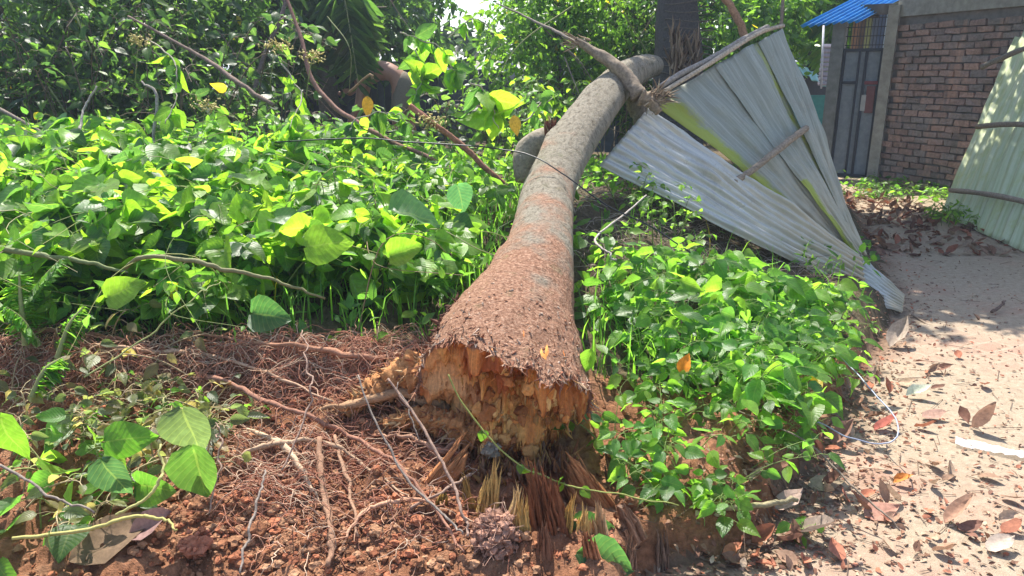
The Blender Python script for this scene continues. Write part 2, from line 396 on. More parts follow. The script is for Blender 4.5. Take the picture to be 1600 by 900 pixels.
ZZ = HH + wf*(rough*(lump*.035 + clod*.04 + crumb*.022 - .03) + (1-rough)*(fbm(XX*1.5, YY*1.5, 0, 3, 5)*.006+fbm(XX*14, YY*14, 0, 3, 6)*.0022))
ZZ = ZZ + np.where(YY > 12, fbm(XX*.1, YY*.1, 0, 3, 2)*.05, 0)
def surf(x, y):   # terrain height with its relief, bilinear
    x = np.asarray(x, float); y = np.asarray(y, float)
    i = np.clip(np.searchsorted(gx, x)-1, 0, len(gx)-2); j = np.clip(np.searchsorted(gy, y)-1, 0, len(gy)-2)
    fx = np.clip((x-gx[i])/(gx[i+1]-gx[i]), 0, 1); fy = np.clip((y-gy[j])/(gy[j+1]-gy[j]), 0, 1)
    return ZZ[i, j]*(1-fx)*(1-fy)+ZZ[i+1, j]*fx*(1-fy)+ZZ[i, j+1]*(1-fx)*fy+ZZ[i+1, j+1]*fx*fy
V = np.stack([XX, YY, ZZ], -1).reshape(-1, 3); ny = len(gy)
I, J = np.meshgrid(np.arange(len(gx)-1), np.arange(ny-1), indexing='ij')
A = I*ny+J; F = np.stack([A, A+ny, A+ny+1, A+1], -1).reshape(-1, 4)
cx = (XX[:-1, :-1]+XX[1:, 1:])/2; cy = (YY[:-1, :-1]+YY[1:, 1:])/2; cs = path_s(cx, cy) + .05*fbm(cx*5, cy*5, 0, 3, 8)*(cy < 12)
soilm = (cs > 0) & (cy < 3.0+.15*fbm(cx*2, cy*0, 0, 3, 4)) | ((cs > 0) & (cs < .3) & (cy < 4))
pathm = cs <= 0
for nm, msk, mt in (('path', pathm, 'path'), ('soil_bank', soilm & ~pathm, 'soil'), ('ground', ~pathm & ~soilm, 'ground')):
    f = F[msk.ravel()]; u, inv = np.unique(f, return_inverse=True); mb = MB()
    wv_ = np.clip((-SS.ravel()[u]+.06*fbm(V[u, 0]*6, V[u, 1]*6, 0, 4, 17)-.01)/.14, 0, 1); mb.add(V[u], inv.reshape(f.shape), np.repeat(wv_[:, None], 3, 1))
    tag(mb.build(nm, M[mt]), kind='structure')
# ------------------------------------------------------------------ fallen tree
# (px, py, width px, depth)
TR = np.array([(785, 612, 262, 2.78), (793, 548, 232, 2.96), (806, 497, 186, 3.12), (826, 448, 142, 3.3), (840, 402, 112, 3.5), (849, 350, 92, 3.85), (857, 300, 88, 4.25),
               (881, 245, 82, 4.65), (909, 200, 79, 5.0), (945, 152, 68, 5.4), (975, 122, 60, 5.65), (1005, 106, 46, 5.85), (1022, 103, 36, 5.95)])
ctr = np.array([P(a, b, d) for a, b, w_, d in TR]); wid = TR[:, 2]/FPX*TR[:, 3]/2
wid[6:11] *= .93
NR, NS = 200, 128
cl = smooth_path(ctr, NR); rl = smooth_path(np.stack([wid, wid, wid], -1), NR)[:, 0]
T = unit(np.gradient(cl, axis=0)); RGT = unit(np.cross(T, [0, 0, 1.0])); UPV = np.cross(RGT, T)
th = np.linspace(0, 2*np.pi, NS, endpoint=False)
vv = np.linspace(0, 1, NR)
rr = rl[:, None]*np.ones((1, NS))
flare = np.clip(1-vv/.33, 0, 1)[:, None]
# root swellings near the break
rr *= 1 + flare*(.10*np.cos(th-math.pi)**4*(np.cos(th) < 0) + .05*np.cos(3*th+.6) - .02)
rr *= 1 - .14*flare**.5*np.exp(-((th-4.2)/.6)**2)[None]
rr *= 1 + .010*fbm(vv[:, None]*150, np.cos(th)[None]*1.2, np.sin(th)[None]*1.2, 2, 29)*(vv[:, None] > .2) + .022*fbm(np.cos(th)[None]*9, np.sin(th)[None]*9, vv[:, None]*60, 3, 28)*flare**.5
rr *= 1 + .022*fbm(vv[:, None]*14, np.cos(th)[None]*1.6, np.sin(th)[None]*1.6, 4, 21) + .008*fbm(vv[:, None]*70, np.cos(th)[None]*5, np.sin(th)[None]*5, 3, 25)
vert = .88
# lumpy knots
for kv, kt, ka, ks in ((.30, 2.6, .03, .25), (.72, 1.9, .05, .3), (.80, 1.2, .06, .25), (.6, 2.4, .04, .2), (.47, 1.2, .03, .3)):
    dt = np.angle(np.exp(1j*(th-kt))); rr += ka*np.exp(-((vv[:, None]-kv)/.03)**2-(dt[None]/ks)**2)*.6
W = cl[:, None]+rr[..., None]*(RGT[:, None]*np.cos(th)[None, :, None]+vert*UPV[:, None]*np.sin(th)[None, :, None])
# ragged break: the rim reaches further at the bottom
ext = .03*fbm(np.cos(th)*3, np.sin(th)*3, 0, 3, 33) + .030*fbm(np.cos(th)*9, np.sin(th)*9, 0, 4, 35) + .02*np.clip(-np.sin(th), 0, 1) - .05*np.exp(-((th-2.55)/.42)**2) + .17*np.exp(-((th-1.05)/.62)**2)+.05*np.exp(-((th-1.5)/.12)**2)-.05*np.exp(-((th-1.15)/.10)**2)
fall = np.clip(1-np.arange(NR)/14, 0, 1)[:, None]
W = W - (fall*ext[None])[..., None]*T[:, None]
tree = empty('fallen_tree', (*ctr[3][:2], 0.4), 'large fallen tree trunk lying across the bank, snapped off at its base', 'tree')
mb = MB()
i = np.arange(NR-1)[:, None]*NS; j = np.arange(NS)[None]; j2 = (j+1) % NS
F = np.stack([i+j, i+NS+j, i+NS+j2, i+j2], -1).reshape(-1, 4)
uv = np.stack([np.broadcast_to(np.cos(th), (NR, NS)), np.broadcast_to(vv[:, None], (NR, NS))], -1)
Vt = np.vstack([W.reshape(-1, 3), cl[-1]+T[-1]*.01]); uvt = np.vstack([uv.reshape(-1, 2), [0, 1]])
jj = np.arange(NS); F3 = np.stack([(NR-1)*NS+jj, np.full(NS, NR*NS), (NR-1)*NS+(jj+1) % NS], -1)
mb.add(Vt, [F, F3], (1, 1, 1), uvt); mb.build('trunk', M['bark'], tree)
# torn end face
mb = MB(); NC = 80; q = np.linspace(1, 0, NC); rim = W[0]; c0 = cl[0]+T[0]*.03
face = c0+(rim-c0)[None]*q[:, None, None]
hx, hy = q[:, None]*np.cos(th)[None], q[:, None]*np.sin(th)[None]
left = np.exp(-(((hx+.62)/.33)**2+((hy-.12)/.42)**2)**2)
bulge = np.exp(-(((hx-.38)/.42)**2+((hy+.45)/.50)**2)); mid = np.exp(-(((hx+.05)/.5)**2+((hy+.25)/.45)**2)); cav = np.exp(-(((hx-.45)/.45)**2+((hy-.38)/.22)**2))
edge = np.clip((1-q[:, None])*7, 0, 1)
dep = (-.23*bulge - .10*mid + .03*cav)*edge + (.12*fbm(hx*4, hy*2.8, 0, 4, 41)+.06*fbm(hx*11, hy*6, 0, 3, 43))*(1-.9*left)*edge + .035*np.abs(fbm(hx*22, hy*7, 0, 3, 46))*(1-.9*left)*edge
dep = dep + .02*left*edge
face = face + dep[..., None]*(T[0]*.9+UPV[0]*.35)
base = np.array([.72, .27, .075]); pale = np.array([.70, .38, .17]); dark = np.array([.40, .11, .035]); yel = np.array([.76, .40, .12])
nz = fbm(hx*3, hy*3, 0, 4, 51)[..., None]
tt = base+(yel-base)*np.clip(nz, 0, 1)+(dark-base)*np.clip(-nz*1.4, 0, 1); tt = tt*(1-left[..., None])+pale*left[..., None]
tt = np.where((q[:, None, None] > .965), np.array([.26, .14, .09]), tt)
i = np.arange(NC-1)[:, None]*NS
F = np.stack([i+j, i+j2, i+NS+j2, i+NS+j], -1).reshape(-1, 4)
mb.add(face.reshape(-1, 3), F, tt.reshape(-1, 3), np.stack([hx, hy], -1).reshape(-1, 2)*.5)
mb.build('torn_end', M['fibre'], tree)

def splinter(mb, p, d, L, w_, tint, curl=.15):
    d = unit(d); sd = unit(np.cross(d, rng.normal(0, 1, 3))); n_ = np.cross(sd, d)
    k = 6; t = np.linspace(0, 1, k); prof = w_*np.array([1, .95, .85, .62, .35, .03])*rng.uniform(.85, 1.15, k)
    c = p + d*L*t[:, None] + n_*(curl*L*t**2)[:, None]+sd*(rng.normal(0, .03*L, k)*t)[:, None]
    v = []
    for a, b in ((1, 0), (.2, .55), (-1, .1), (-.2, -.5)): v.append(c + sd*(a*prof)[:, None]+n_*(b*prof)[:, None])
    V_ = np.stack(v, 1).reshape(-1, 3); ii = np.arange(k-1)[:, None]*4; j_ = np.arange(4)[None]
    F_ = np.stack([ii+j_, ii+(j_+1) % 4, ii+4+(j_+1) % 4, ii+4+j_], -1).reshape(-1, 4)
    uv_ = np.stack([np.tile([0, .1, .2, .3], k)*w_/.02, np.repeat(t, 4)*.5], -1)+rng.random(2)*5
    mb.add(V_, F_, tint, uv_)
# hanging torn fibres, mostly lower right of the face
mb = MB()
for _ in range(800):
    u1 = R.gauss(.28, .38); u2 = R.gauss(-.38, .38)
    if R.random() < .25: u1, u2 = R.uniform(-.6, .95), R.uniform(-.95, .75)
    rr_ = math.hypot(u1, u2)
    if rr_ > 1.0: u1, u2 = u1/rr_, u2/rr_; rr_ = 1.0
    if math.exp(-(((u1+.62)/.33)**2+((u2-.12)/.42)**2)**2) > .35 and R.random() < .95: continue
    ki = min(NC-1, int((1-rr_)*(NC-1))); ji = int((math.atan2(u2, u1) % 6.283)/6.283*NS) % NS
    p = face[ki, ji] - T[0]*.004
    bw = math.exp(-(((u1-.42)/.42)**2+((u2+.45)/.5)**2))
    d = -UPV[0]*(R.uniform(.2, .9)+.5*bw) - T[0]*R.uniform(.15, .9) + RGT[0]*R.gauss(.25*(u1), .3) + rng.normal(0, .15, 3)
    L = R.uniform(.012, .035) + .08*bw*R.random()**1.5
    col = [base, yel, dark*1.4, (.58, .28, .08), (.48, .18, .05), (.60, .36, .15)][R.randrange(6)]
    splinter(mb, p, d, L, R.uniform(.002, .0075)+.004*bw*R.random(), np.array(col)*R.uniform(.8, 1.3), R.uniform(-.3, .4))
CH = []
for _ in range(420):       # crumbly chunks of rotten wood
    u1, u2 = R.gauss(.15, .42), R.gauss(-.3, .4); rr_ = math.hypot(u1, u2)
    if rr_ > .97 or math.exp(-(((u1+.62)/.33)**2+((u2-.12)/.42)**2)**2) > .3: continue
    CH.append((face[min(NC-1, int((1-rr_)*(NC-1))), int((math.atan2(u2, u1) % 6.283)/6.283*NS) % NS], .005+.022*R.random()**2))
tag(mb.build('torn_fibres', M['fibre'], tree), kind='stuff')
# flaked bark scraps on the upper side near the break
mb = MB()
for _ in range(300):
    v = abs(R.gauss(0, .06)); a = R.uniform(.3, 2.9); k = int(v*(NR-1)); k = min(k, NR-2); ja = int(a/6.283*NS)
    p = W[k, ja]; nrm = unit(p-cl[k]); d = unit(-T[k]*R.uniform(-.3, 1)+rng.normal(0, .7, 3)); d = unit(d-nrm*np.dot(d, nrm)+nrm*R.uniform(0, .35))
    splinter(mb, p, d, R.uniform(.008, .025), R.uniform(.002, .006), np.array([(.46, .23, .14), (.52, .30, .20), (.40, .18, .10), (.56, .42, .32)][R.randrange(4)])*R.uniform(.7, 1.2))
for _ in range(900):       # shredded bark fringe round the broken rim
    ja = R.randrange(0, NS); k = int(abs(R.gauss(0, 2.2))); k = min(k, 14); p = W[k, ja]; nrm = unit(p-cl[k])
    splinter(mb, p+nrm*.002, -T[k]*R.uniform(.5, 1)+nrm*R.uniform(-.35, .45)+rng.normal(0, .35, 3), R.uniform(.01, .035)+(.03 if R.random() < .12 else 0), R.uniform(.0015, .0055), np.array([(.50, .26, .16), (.56, .33, .21), (.42, .17, .10), (.60, .44, .33), (.30, .13, .08)][R.randrange(5)])*R.uniform(.7, 1.2), R.uniform(-.4, .5))
tag(mb.build('flaked_bark', M['fibre'], tree), kind='stuff')
mb = MB(); tube(mb, smooth_path([P(893, 592, 2.72), P(906, 600, 2.66), P(919, 611, 2.62)], 8), [.012, .009, .002], 6, (.5, .34, .22)); mb.build('bark_shard', M['fibre'], tree)
# dark hole on the upper left of the flare
mb = MB()
for _ in range(40):
    p = W[int(R.uniform(6, 30)), int((math.pi*.83+R.uniform(-.12, .12))/6.283*NS)]; splinter(mb, p, rng.normal(0, 1, 3)+np.array([0, 0, .4]), R.uniform(.02, .05), .008, np.array((.10, .045, .03))*R.uniform(.6, 1.4))
tag(mb.build('bark_scar', M['wood'], tree), kind='stuff')
# branch stub left of trunk, with a torn red end
def pp(l): return np.array([P(*a) for a in l])
mb = MB(); st_ = smooth_path(pp([(900, 232, 4.9), (868, 222, 4.95), (838, 226, 4.95), (822, 252, 4.95), (818, 285, 4.95)]), 24)
tube(mb, st_, [.075, .088, .092, .085, .055], 28, (.27, .23, .17), rough=.12, seed=3)
ob = mb.build('branch_stub', M['wood'], tree)
mb = MB()
for _ in range(60): splinter(mb, P(858+R.uniform(-6, 8), 205+R.uniform(-4, 8), 4.86), (R.uniform(-.3, .4), -.2, 1), R.uniform(.04, .11), .01, [(.34, .12, .08), (.5, .35, .2), (.22, .09, .06)][R.randrange(3)])
mb.build('torn_wood', M['fibre'], ob).location = (0, 0, 0)
for pts_, rr_, cc in (([(1000, 150, 5.3), (985, 128, 5.35), (962, 104, 5.4), (930, 82, 5.45), (900, 62, 5.5)], [.06, .055, .05, .035, .02], (.23, .18, .13)),
                      ([(985, 120, 5.38), (960, 118, 5.45), (946, 128, 5.55)], [.05, .05, .02], (.32, .28, .2)),
                      ([(1030, 175, 5.28), (1015, 158, 5.3), (1000, 150, 5.3)], [.03, .045, .06], (.25, .19, .13)),
                      ([(1000, 160, 5.7), (1010, 190, 5.6), (1005, 240, 5.7)], [.10, .09, .08], (.22, .18, .13))):
    mb = MB(); tube(mb, smooth_path(pp(pts_), 26), rr_, 16, cc, rough=.2, seed=7); b_ = mb.build('branch', M['wood'], tree)
mb = MB()
for _ in range(70): splinter(mb, P(1018+R.uniform(-10, 22), 152+R.uniform(-10, 12), 5.3), (R.uniform(-.2, 1), R.uniform(-.5, .3), R.uniform(-.2, .6)), R.uniform(.05, .16), .008, np.array([(.4, .3, .2), (.25, .18, .12), (.5, .42, .3)][R.randrange(3)]))
for _ in range(30): splinter(mb, P(905+R.uniform(-12, 22), 66+R.uniform(-6, 10), 5.48), (-1, 0, R.uniform(-.3, .6)), R.uniform(.05, .14), .007, np.array([(.4, .3, .2), (.25, .18, .12)][R.randrange(2)]))
tag(mb.build('broken_splinters', M['fibre'], tree), kind='stuff')
# ------------------------------------------------------------------ stump, splinters and roots
def gp(px, py, dz=0.0):      # where the view line meets the terrain
    r = ray(px, py); t = 1.2
    for _ in range(400):
        q_ = CAM+r*t
        if q_[2] <= surf(q_[0], q_[1])+dz: break
        t += .012
    return q_
stump = empty('tree_stump', gp(790, 790), 'shattered stump with upright orange splinters and bare roots in a hollow', 'tree stump')
mb = MB(); sc_ = gp(815, 745)
n = 40; tq = np.linspace(0, 2*np.pi, n, endpoint=False); levels = 14
Vs = []
for a in range(levels):
    f_ = a/(levels-1); rad_ = (.20-.05*f_)*(1+.2*fbm(np.cos(tq)*2, np.sin(tq)*2, f_*2, 4, 61)); z_ = -.10+.14*f_+.05*f_*fbm(np.cos(tq)*4, np.sin(tq)*4, 3, 4, 62)
    if a >= levels-4: rad_ = rad_*(1-(a-levels+5)/5.3); z_ = z_ - .05*(a-levels+4)*.5
    Vs.append(np.stack([sc_[0]+rad_*np.cos(tq)*1.25, sc_[1]+.05+rad_*np.sin(tq)*.9, sc_[2]+z_], -1))
Vs = np.array(Vs).reshape(-1, 3); ii = np.arange(levels-1)[:, None]*n; jq = np.arange(n)[None]
mb.add(Vs, np.stack([ii+jq, ii+(jq+1) % n, ii+n+(jq+1) % n, ii+n+jq], -1).reshape(-1, 4), np.array((.30, .12, .06)), np.stack([np.tile(np.arange(n)/n*3, levels), np.repeat(np.arange(levels)/levels, n)], -1))
for _ in range(260):
    a_ = R.uniform(0, 6.28); q0 = R.uniform(.3, 1.05); splinter(mb, sc_+np.array([math.cos(a_)*.22*q0, .05+math.sin(a_)*.15*q0, .0+.03*R.random()]), (R.gauss(0, .3), R.gauss(-.1, .3), 1), R.uniform(.03, .09), R.uniform(.004, .012), np.array([(.42, .18, .07), (.5, .28, .1), (.25, .10, .05), (.36, .2, .12)][R.randrange(4)])*R.uniform(.7, 1.2))
mb.build('stump_wood', M['fibre'], stump)
FWD = np.array([0, cp, -sp])
def slab(px0, py0, px1, py1, wpx, d, col, name='splinter', tilt=0):
    a = gp(px0, py0); d = float(np.dot(a-CAM, FWD)); b = P(px1, py1, d-.02); L = np.linalg.norm(b-a); w_ = wpx/FPX*d/2*1.35; a = a-(b-a)*.15; L *= 1.2
    mb = MB(); ln = (b-a); splinter(mb, a+np.array([0, .012, 0]), ln, L*.92, w_*.75, np.array(col)*.8, .02); splinter(mb, a+np.array([w_*.4, .0, 0]), ln+rng.normal(0, .03*L, 3), L*.75, w_*.5, np.array(col)*1.1, .02); side_ = np.array([1.0, 0, 0])-unit(ln)*unit(ln)[0]; s0_ = R.random()*50
    for k_ in range(26):
        off = -1+2*(k_+.5)/26+R.gauss(0, .04); top_ = .62+.38*float(vnoise(off*2.2, s0_))+R.gauss(0, .06)
        splinter(mb, a+side_*off*w_*.9+np.array([0, R.uniform(-.014, .014), 0]), ln+side_*off*w_*-.25+rng.normal(0, .025*L, 3), L*max(.3, top_)*1.15, w_*R.uniform(.14, .32)+.0015, np.array(col)*(1+.35*float(vnoise(off*3, s0_+9)))*R.uniform(.8, 1.25), R.uniform(-.08, .08))
    mb.build(name, M['fibre'], stump)
SPL = [(925, 790, 885, 722, 56, 2.6, (.55, .22, .09)), (850, 790, 812, 715, 46, 2.6, (.48, .18, .08)), (690, 755, 735, 690, 40, 2.6, (.55, .24, .10)), (985, 840, 965, 790, 36, 2.5, (.38, .2, .12)), (765, 800, 772, 722, 22, 2.62, (.75, .46, .15)), (752, 805, 762, 740, 12, 2.6, (.75, .48, .16)), (800, 840, 806, 762, 20, 2.5, (.75, .50, .22)), (818, 838, 817, 775, 16, 2.5, (.78, .48, .15)),
       (762, 715, 718, 676, 26, 2.68, (.50, .20, .07)), (735, 790, 722, 740, 14, 2.62, (.42, .26, .08)), (885, 830, 893, 775, 14, 2.55, (.78, .46, .13)), (910, 832, 912, 785, 16, 2.53, (.80, .50, .18)),
       (936, 835, 930, 782, 22, 2.53, (.62, .38, .2)), (850, 825, 838, 735, 30, 2.62, (.34, .13, .06)), (872, 828, 858, 745, 26, 2.64, (.30, .11, .05)), (690, 790, 697, 770, 18, 2.6, (.40, .25, .06)),
       (880, 720, 868, 690, 18, 2.7, (.34, .16, .09)), (955, 750, 948, 712, 12, 2.66, (.30, .17, .1)), (850, 870, 846, 815, 18, 2.45, (.3, .14, .08)), (985, 880, 990, 835, 14, 2.4, (.30, .17, .11)), (1035, 890, 1032, 830, 18, 2.4, (.26, .16, .11)), (925, 870, 916, 830, 22, 2.42, (.42, .17, .08))]
for s_ in SPL: slab(*s_)
def root(pts_, rad_, col, parent=stump, name='root', jit=.007, mt='root', sides=7):
    pts_ = np.asarray(pts_, float); n_ = max(14, len(pts_)*7); q_ = smooth_path(pts_, n_)
    q_ = q_ + np.stack([fbm(np.arange(n_)*.5, R.random()*99, 0, 3, 71+k) for k in range(3)], -1)*jit
    mb = MB(); tube(mb, q_, rad_, sides, col, rough=.4, seed=R.randrange(99))
    for _ in range(22):      # side rootlets
        a_ = q_[R.randrange(1, n_-1)]; d_ = unit(rng.normal(0, 1, 3)*[1, .7, .5]+[0, -.2, -.1]); L = R.uniform(.03, .12)
        tube(mb, smooth_path([a_, a_+d_*L*.5+rng.normal(0, L*.15, 3), a_+d_*L+rng.normal(0, L*.25, 3)], 7), [.0022, .0008], 4, np.array(col)*R.uniform(.9, 1.4), cap=False)
    return mb.build(name, M[mt], parent)
def gpl(l, lift=.02): return [gp(a, b)+np.array([0, 0, lift if len(c) == 0 else c[0]]) for a, b, *c in l]
ROOTS = [([(325, 598, .03), (400, 640, .06), (470, 672, .07), (545, 702, .06), (620, 745, .05), (680, 812, .04), (728, 880, .03)], [.011, .010, .009, .008, .007, .005, .003], (.30, .15, .10)),
         ([(375, 733, .05), (430, 718, .06), (500, 712, .06), (560, 735, .04), (640, 790, .03)], [.006, .010, .008, .006, .003], (.38, .26, .17)),
         ([(500, 705, .05), (505, 770, .04), (520, 840, .03), (512, 895, .02)], [.013, .012, .011, .009], (.28, .16, .10)),
         ([(525, 700, .05), (545, 770, .04), (560, 850, .03)], [.008, .006, .004], (.32, .19, .12)),
         ([(540, 855, .03), (565, 825, .05), (610, 805, .05), (670, 798, .04)], [.005, .006, .007, .004], (.48, .27, .17)),
         ([(90, 540, .03), (180, 560, .05), (260, 566, .05), (340, 575, .05), (430, 600, .04), (520, 640, .03)], [.006, .008, .009, .008, .006, .004], (.42, .27, .18)),
         ([(160, 560, .04), (200, 600, .05), (215, 640, .05), (250, 700, .03)], [.008, .007, .006, .004], (.36, .22, .14)),
         ([(390, 690, .06), (440, 716, .05), (470, 745, .04), (500, 790, .03)], [.006, .012, .011, .004], (.50, .36, .24)),
         ([(640, 560, .02), (560, 575, .05), (470, 560, .06), (380, 550, .05), (280, 530, .04)], [.012, .012, .010, .008, .005], (.32, .16, .10)),
         ([(0, 548, .03), (70, 535, .05), (150, 540, .05), (230, 555, .04)], [.016, .014, .010, .005], (.26, .12, .08)),
         ([(700, 660, .05), (640, 640, .07), (560, 655, .07), (500, 660, .05)], [.028, .024, .016, .006], (.34, .20, .11)),
         ([(690, 640, .08), (640, 620, .10), (600, 625, .09), (560, 620, .07)], [.026, .022, .014, .005], (.32, .17, .09)),
         ([(720, 690, .02), (690, 720, .04), (640, 700, .04), (590, 690, .03)], [.012, .01, .008, .004], (.35, .2, .13))]
for a_, b_, c_ in ROOTS: root(gpl(a_), b_, c_)
for pts_, rad_, ns_ in (([(760, 655, .16), (700, 640, .13), (640, 628, .12), (585, 640, .07), (540, 655, .02)], [.09, .085, .07, .05, .02], 520), ([(745, 700, .06), (700, 690, .07), (655, 672, .05), (600, 668, .02)], [.06, .05, .04, .015], 280)):
    q_ = smooth_path(gpl(pts_), 90); mb = MB(); tube(mb, q_, rad_, 48, (.50, .23, .09), rough=.33, seed=R.randrange(99))
    for _ in range(ns_):
        a_ = q_[R.randrange(4, 86)]; n3_ = unit(rng.normal(0, 1, 3)+[0, -.4, .4]); rr3 = np.interp(np.linalg.norm(a_-q_[0])/np.linalg.norm(q_[-1]-q_[0]), np.linspace(0, 1, len(rad_)), rad_)
        splinter(mb, a_+n3_*rr3*.9, rng.normal(0, .5, 3)+n3_*.4+[-.7, 0, -.2], R.uniform(.015, .06), R.uniform(.002, .009), np.array([(.55, .27, .10), (.42, .17, .07), (.62, .40, .20), (.32, .13, .07), (.5, .3, .16)][R.randrange(5)])*R.uniform(.75, 1.2), R.uniform(-.4, .5))
    mb.build('torn_root', M['fibre'], stump)
mb = MB()
for _ in range(2100):
    px, py = R.uniform(-60, 680), 535+abs(R.gauss(0, 1))*45
    if R.random() < .16: px, py = R.uniform(380, 740), R.uniform(600, 860)
    if R.random() < .12: px, py = R.gauss(450, 60), R.gauss(735, 30)
    px, py = min(px, 740), min(py, 885)
    p0 = gp(px, py); ang = R.uniform(0, 6.28); L = R.uniform(.08, .34); n_ = 10; hd = ang+np.cumsum(rng.normal(0, .35, n_))
    q_ = p0[:2]+np.cumsum(np.stack([np.cos(hd), np.sin(hd)*.6], -1)*L/n_, 0); up_ = R.uniform(0, .07)*np.sin(np.linspace(0, math.pi*R.uniform(.6, 1.1), n_))
    z_ = surf(q_[:, 0], q_[:, 1])+.004+up_
    tube(mb, np.column_stack([q_, z_]), [R.uniform(.0012, .0030), .0008], 4, np.array([(.42, .19, .12), (.48, .26, .17), (.32, .13, .08), (.56, .40, .28)][R.randrange(4)])*R.uniform(.8, 1.15), cap=False)
o_ = mb.build('fine_roots', M['root'], stump); tag(o_, 'reddish mat of fine torn roots spread over the soil', kind='stuff')
# soil clods
def ico():
    import bmesh
    bm = bmesh.new(); bmesh.ops.create_icosphere(bm, subdivisions=2, radius=1); v = np.array([q.co[:] for q in bm.verts]); f = np.array([[q.index for q in g.verts] for g in bm.faces]); bm.free(); return v, f
IV, IF = ico()
def clump(mb, c, r_, col, squash=.75):
    s_ = R.random()*50; v = IV*(1+.42*fbm(IV[:, 0]*2.1+s_, IV[:, 1]*2.1, IV[:, 2]*2.1, 3, 5))[:, None]*np.array([r_*R.uniform(.8, 1.25), r_*R.uniform(.8, 1.25), r_*squash])
    mb.add(v+c, IF, np.array(col)*R.uniform(.7, 1.2))
mb = MB()
for p_, r_ in CH: clump(mb, p_, r_, [tuple(base), (.62, .30, .10), (.44, .17, .06), (.72, .42, .16)][R.randrange(4)], R.uniform(.6, 1.6))
tag(mb.build('rotten_chunks', M['fibre'], tree, False), kind='stuff')
mb = MB()
for _ in range(5200):
    px, py = R.gauss(480, 190), R.gauss(790, 80)
    if R.random() < .25: px, py = R.uniform(-40, 1000), R.uniform(560, 925)
    p = gp(px, min(py, 925)); p = p + np.array([R.uniform(-.02, .02), R.uniform(-.02, .02), 0])
    if path_s(p[0], p[1]) < .03: continue
    r_ = .0025+.013*R.random()**3.2+(.014 if R.random() < .012 else 0)
    clump(mb, (p[0], p[1], float(surf(p[0], p[1]))+r_*.35), r_, [(.33, .165, .09), (.38, .21, .12), (.26, .115, .06), (.36, .14, .075)][R.randrange(4)])
tag(mb.build('soil_clods', M['clod'], None, False), 'crumbly reddish clods of soil strewn over the dug bank', kind='stuff')
for nm, px, py, r_, lab, c in (('root_clump', 775, 850, .075, 'pinkish soil clod bristling with rootlets below the stump splinters', (.36, .20, .14)),
                             ('soil_lump', 310, 860, .05, 'rounded brick red lump of soil below the brown dry leaf', (.38, .15, .09)),
                             ('soil_lump', 768, 708, .035, 'small grey lump of soil sitting beneath the torn trunk end', (.27, .23, .18))):
    mb = MB(); c0_ = gp(px, py) if py != 708 else P(px, 708, 2.62)
    for _ in range(330 if nm == 'root_clump' else 60):
        d_ = unit(rng.normal(0, 1, 3)); clump(mb, c0_+d_*r_*R.uniform(.6, 1.0)+np.array([0, 0, r_*.4]), r_*R.uniform(.06, .2), c)
    clump(mb, c0_+np.array([0, 0, r_*.4]), r_*.8, c)
    if nm == 'root_clump':
        for _ in range(90):
            d_ = unit(rng.normal(0, 1, 3)+[0, -.3, .4]); a0_ = c0_+np.array([0, 0, r_*.4])+d_*r_*.7
            tube(mb, smooth_path([a0_, a0_+d_*.02+rng.normal(0, .01, 3), a0_+d_*.04+rng.normal(0, .02, 3)], 6), [.0018, .0008], 4, (.45, .27, .2), cap=False)
    tag(mb.build(nm, M['clod'], None, False), lab, 'clod')
# ------------------------------------------------------------------ corrugated sheets
def sheet(mb, c00, c10, c11, c01, waves, amp, nv=60, dent=.01, seed=0, tf=None, flip=1, per=10):
    # u runs across the corrugation (00->10), v along it (00->01)
    nu = waves*per+1; u, v = np.meshgrid(np.linspace(0, 1, nu), np.linspace(0, 1, nv), indexing='ij')
    c00, c10, c11, c01 = map(np.asarray, (c00, c10, c11, c01))
    Pp = (c00*(1-u)[..., None]+c10*u[..., None])*(1-v)[..., None]+(c01*(1-u)[..., None]+c11*u[..., None])*v[..., None]
    nrm = unit(np.cross(c10-c00+c11-c01, c01-c00+c11-c10))*flip
    Pp = Pp + nrm*(amp*np.cos(u*waves*2*np.pi)+dent*fbm(u*3, v*3, 0, 4, seed))[..., None]
    F_ = []; i_, j_ = np.meshgrid(np.arange(nu-1), np.arange(nv-1), indexing='ij'); a = i_*nv+j_
    tint = np.zeros((nu, nv, 3)) if tf is None else np.repeat(tf(u, v)[..., None], 3, -1)
    mb.add(Pp.reshape(-1, 3), np.stack([a, a+nv, a+nv+1, a+1], -1).reshape(-1, 4), tint.reshape(-1, 3), np.stack([u, v], -1).reshape(-1, 2))
def solid(o, t=.002):
    m_ = o.modifiers.new('thick', 'SOLIDIFY'); m_.thickness = t; m_.offset = 0; return o
fence = empty('tin_fence_panel', P(1345, 400, 5.6), 'toppled grey tin fence panel with mossy green edge and round top rail', 'fence panel')
FS = [((1022, 158, 5.60), (1120, 100, 5.80), (1345, 398, 5.58), (1330, 402, 5.56), lambda u, v: np.clip(1.15-u*3.2, 0, 1)),
      ((1117, 101, 5.76), (1190, 62, 5.96), (1350, 396, 5.58), (1338, 401, 5.54), lambda u, v: .55*np.exp(-((u-.95)/.22)**2)+.9*np.exp(-((u-.0)/.25)**2)*(v > .62)),
      ((1188, 63, 5.91), (1226, 44, 6.02), (1355, 400, 5.58), (1347, 398, 5.54), lambda u, v: .15*v)]
for k, (a, b, c, d, tf) in enumerate(FS):
    mb = MB(); sheet(mb, P(*a), P(*b), P(*c), P(*d), 6 if k < 2 else 3, .003, 70, .03, 5+k, tf); solid(mb.build('sheet', M['tin_moss'], fence))
mb = MB(); tube(mb, smooth_path(pp([(1012, 160, 5.5), (1045, 138, 5.6), (1100, 105, 5.7), (1150, 73, 5.85), (1190, 50, 5.95), (1224, 40, 6.05)]), 40), .017, 10, (.40, .33, .25), rough=.12); mb.build('top_rail', M['wood'], fence)
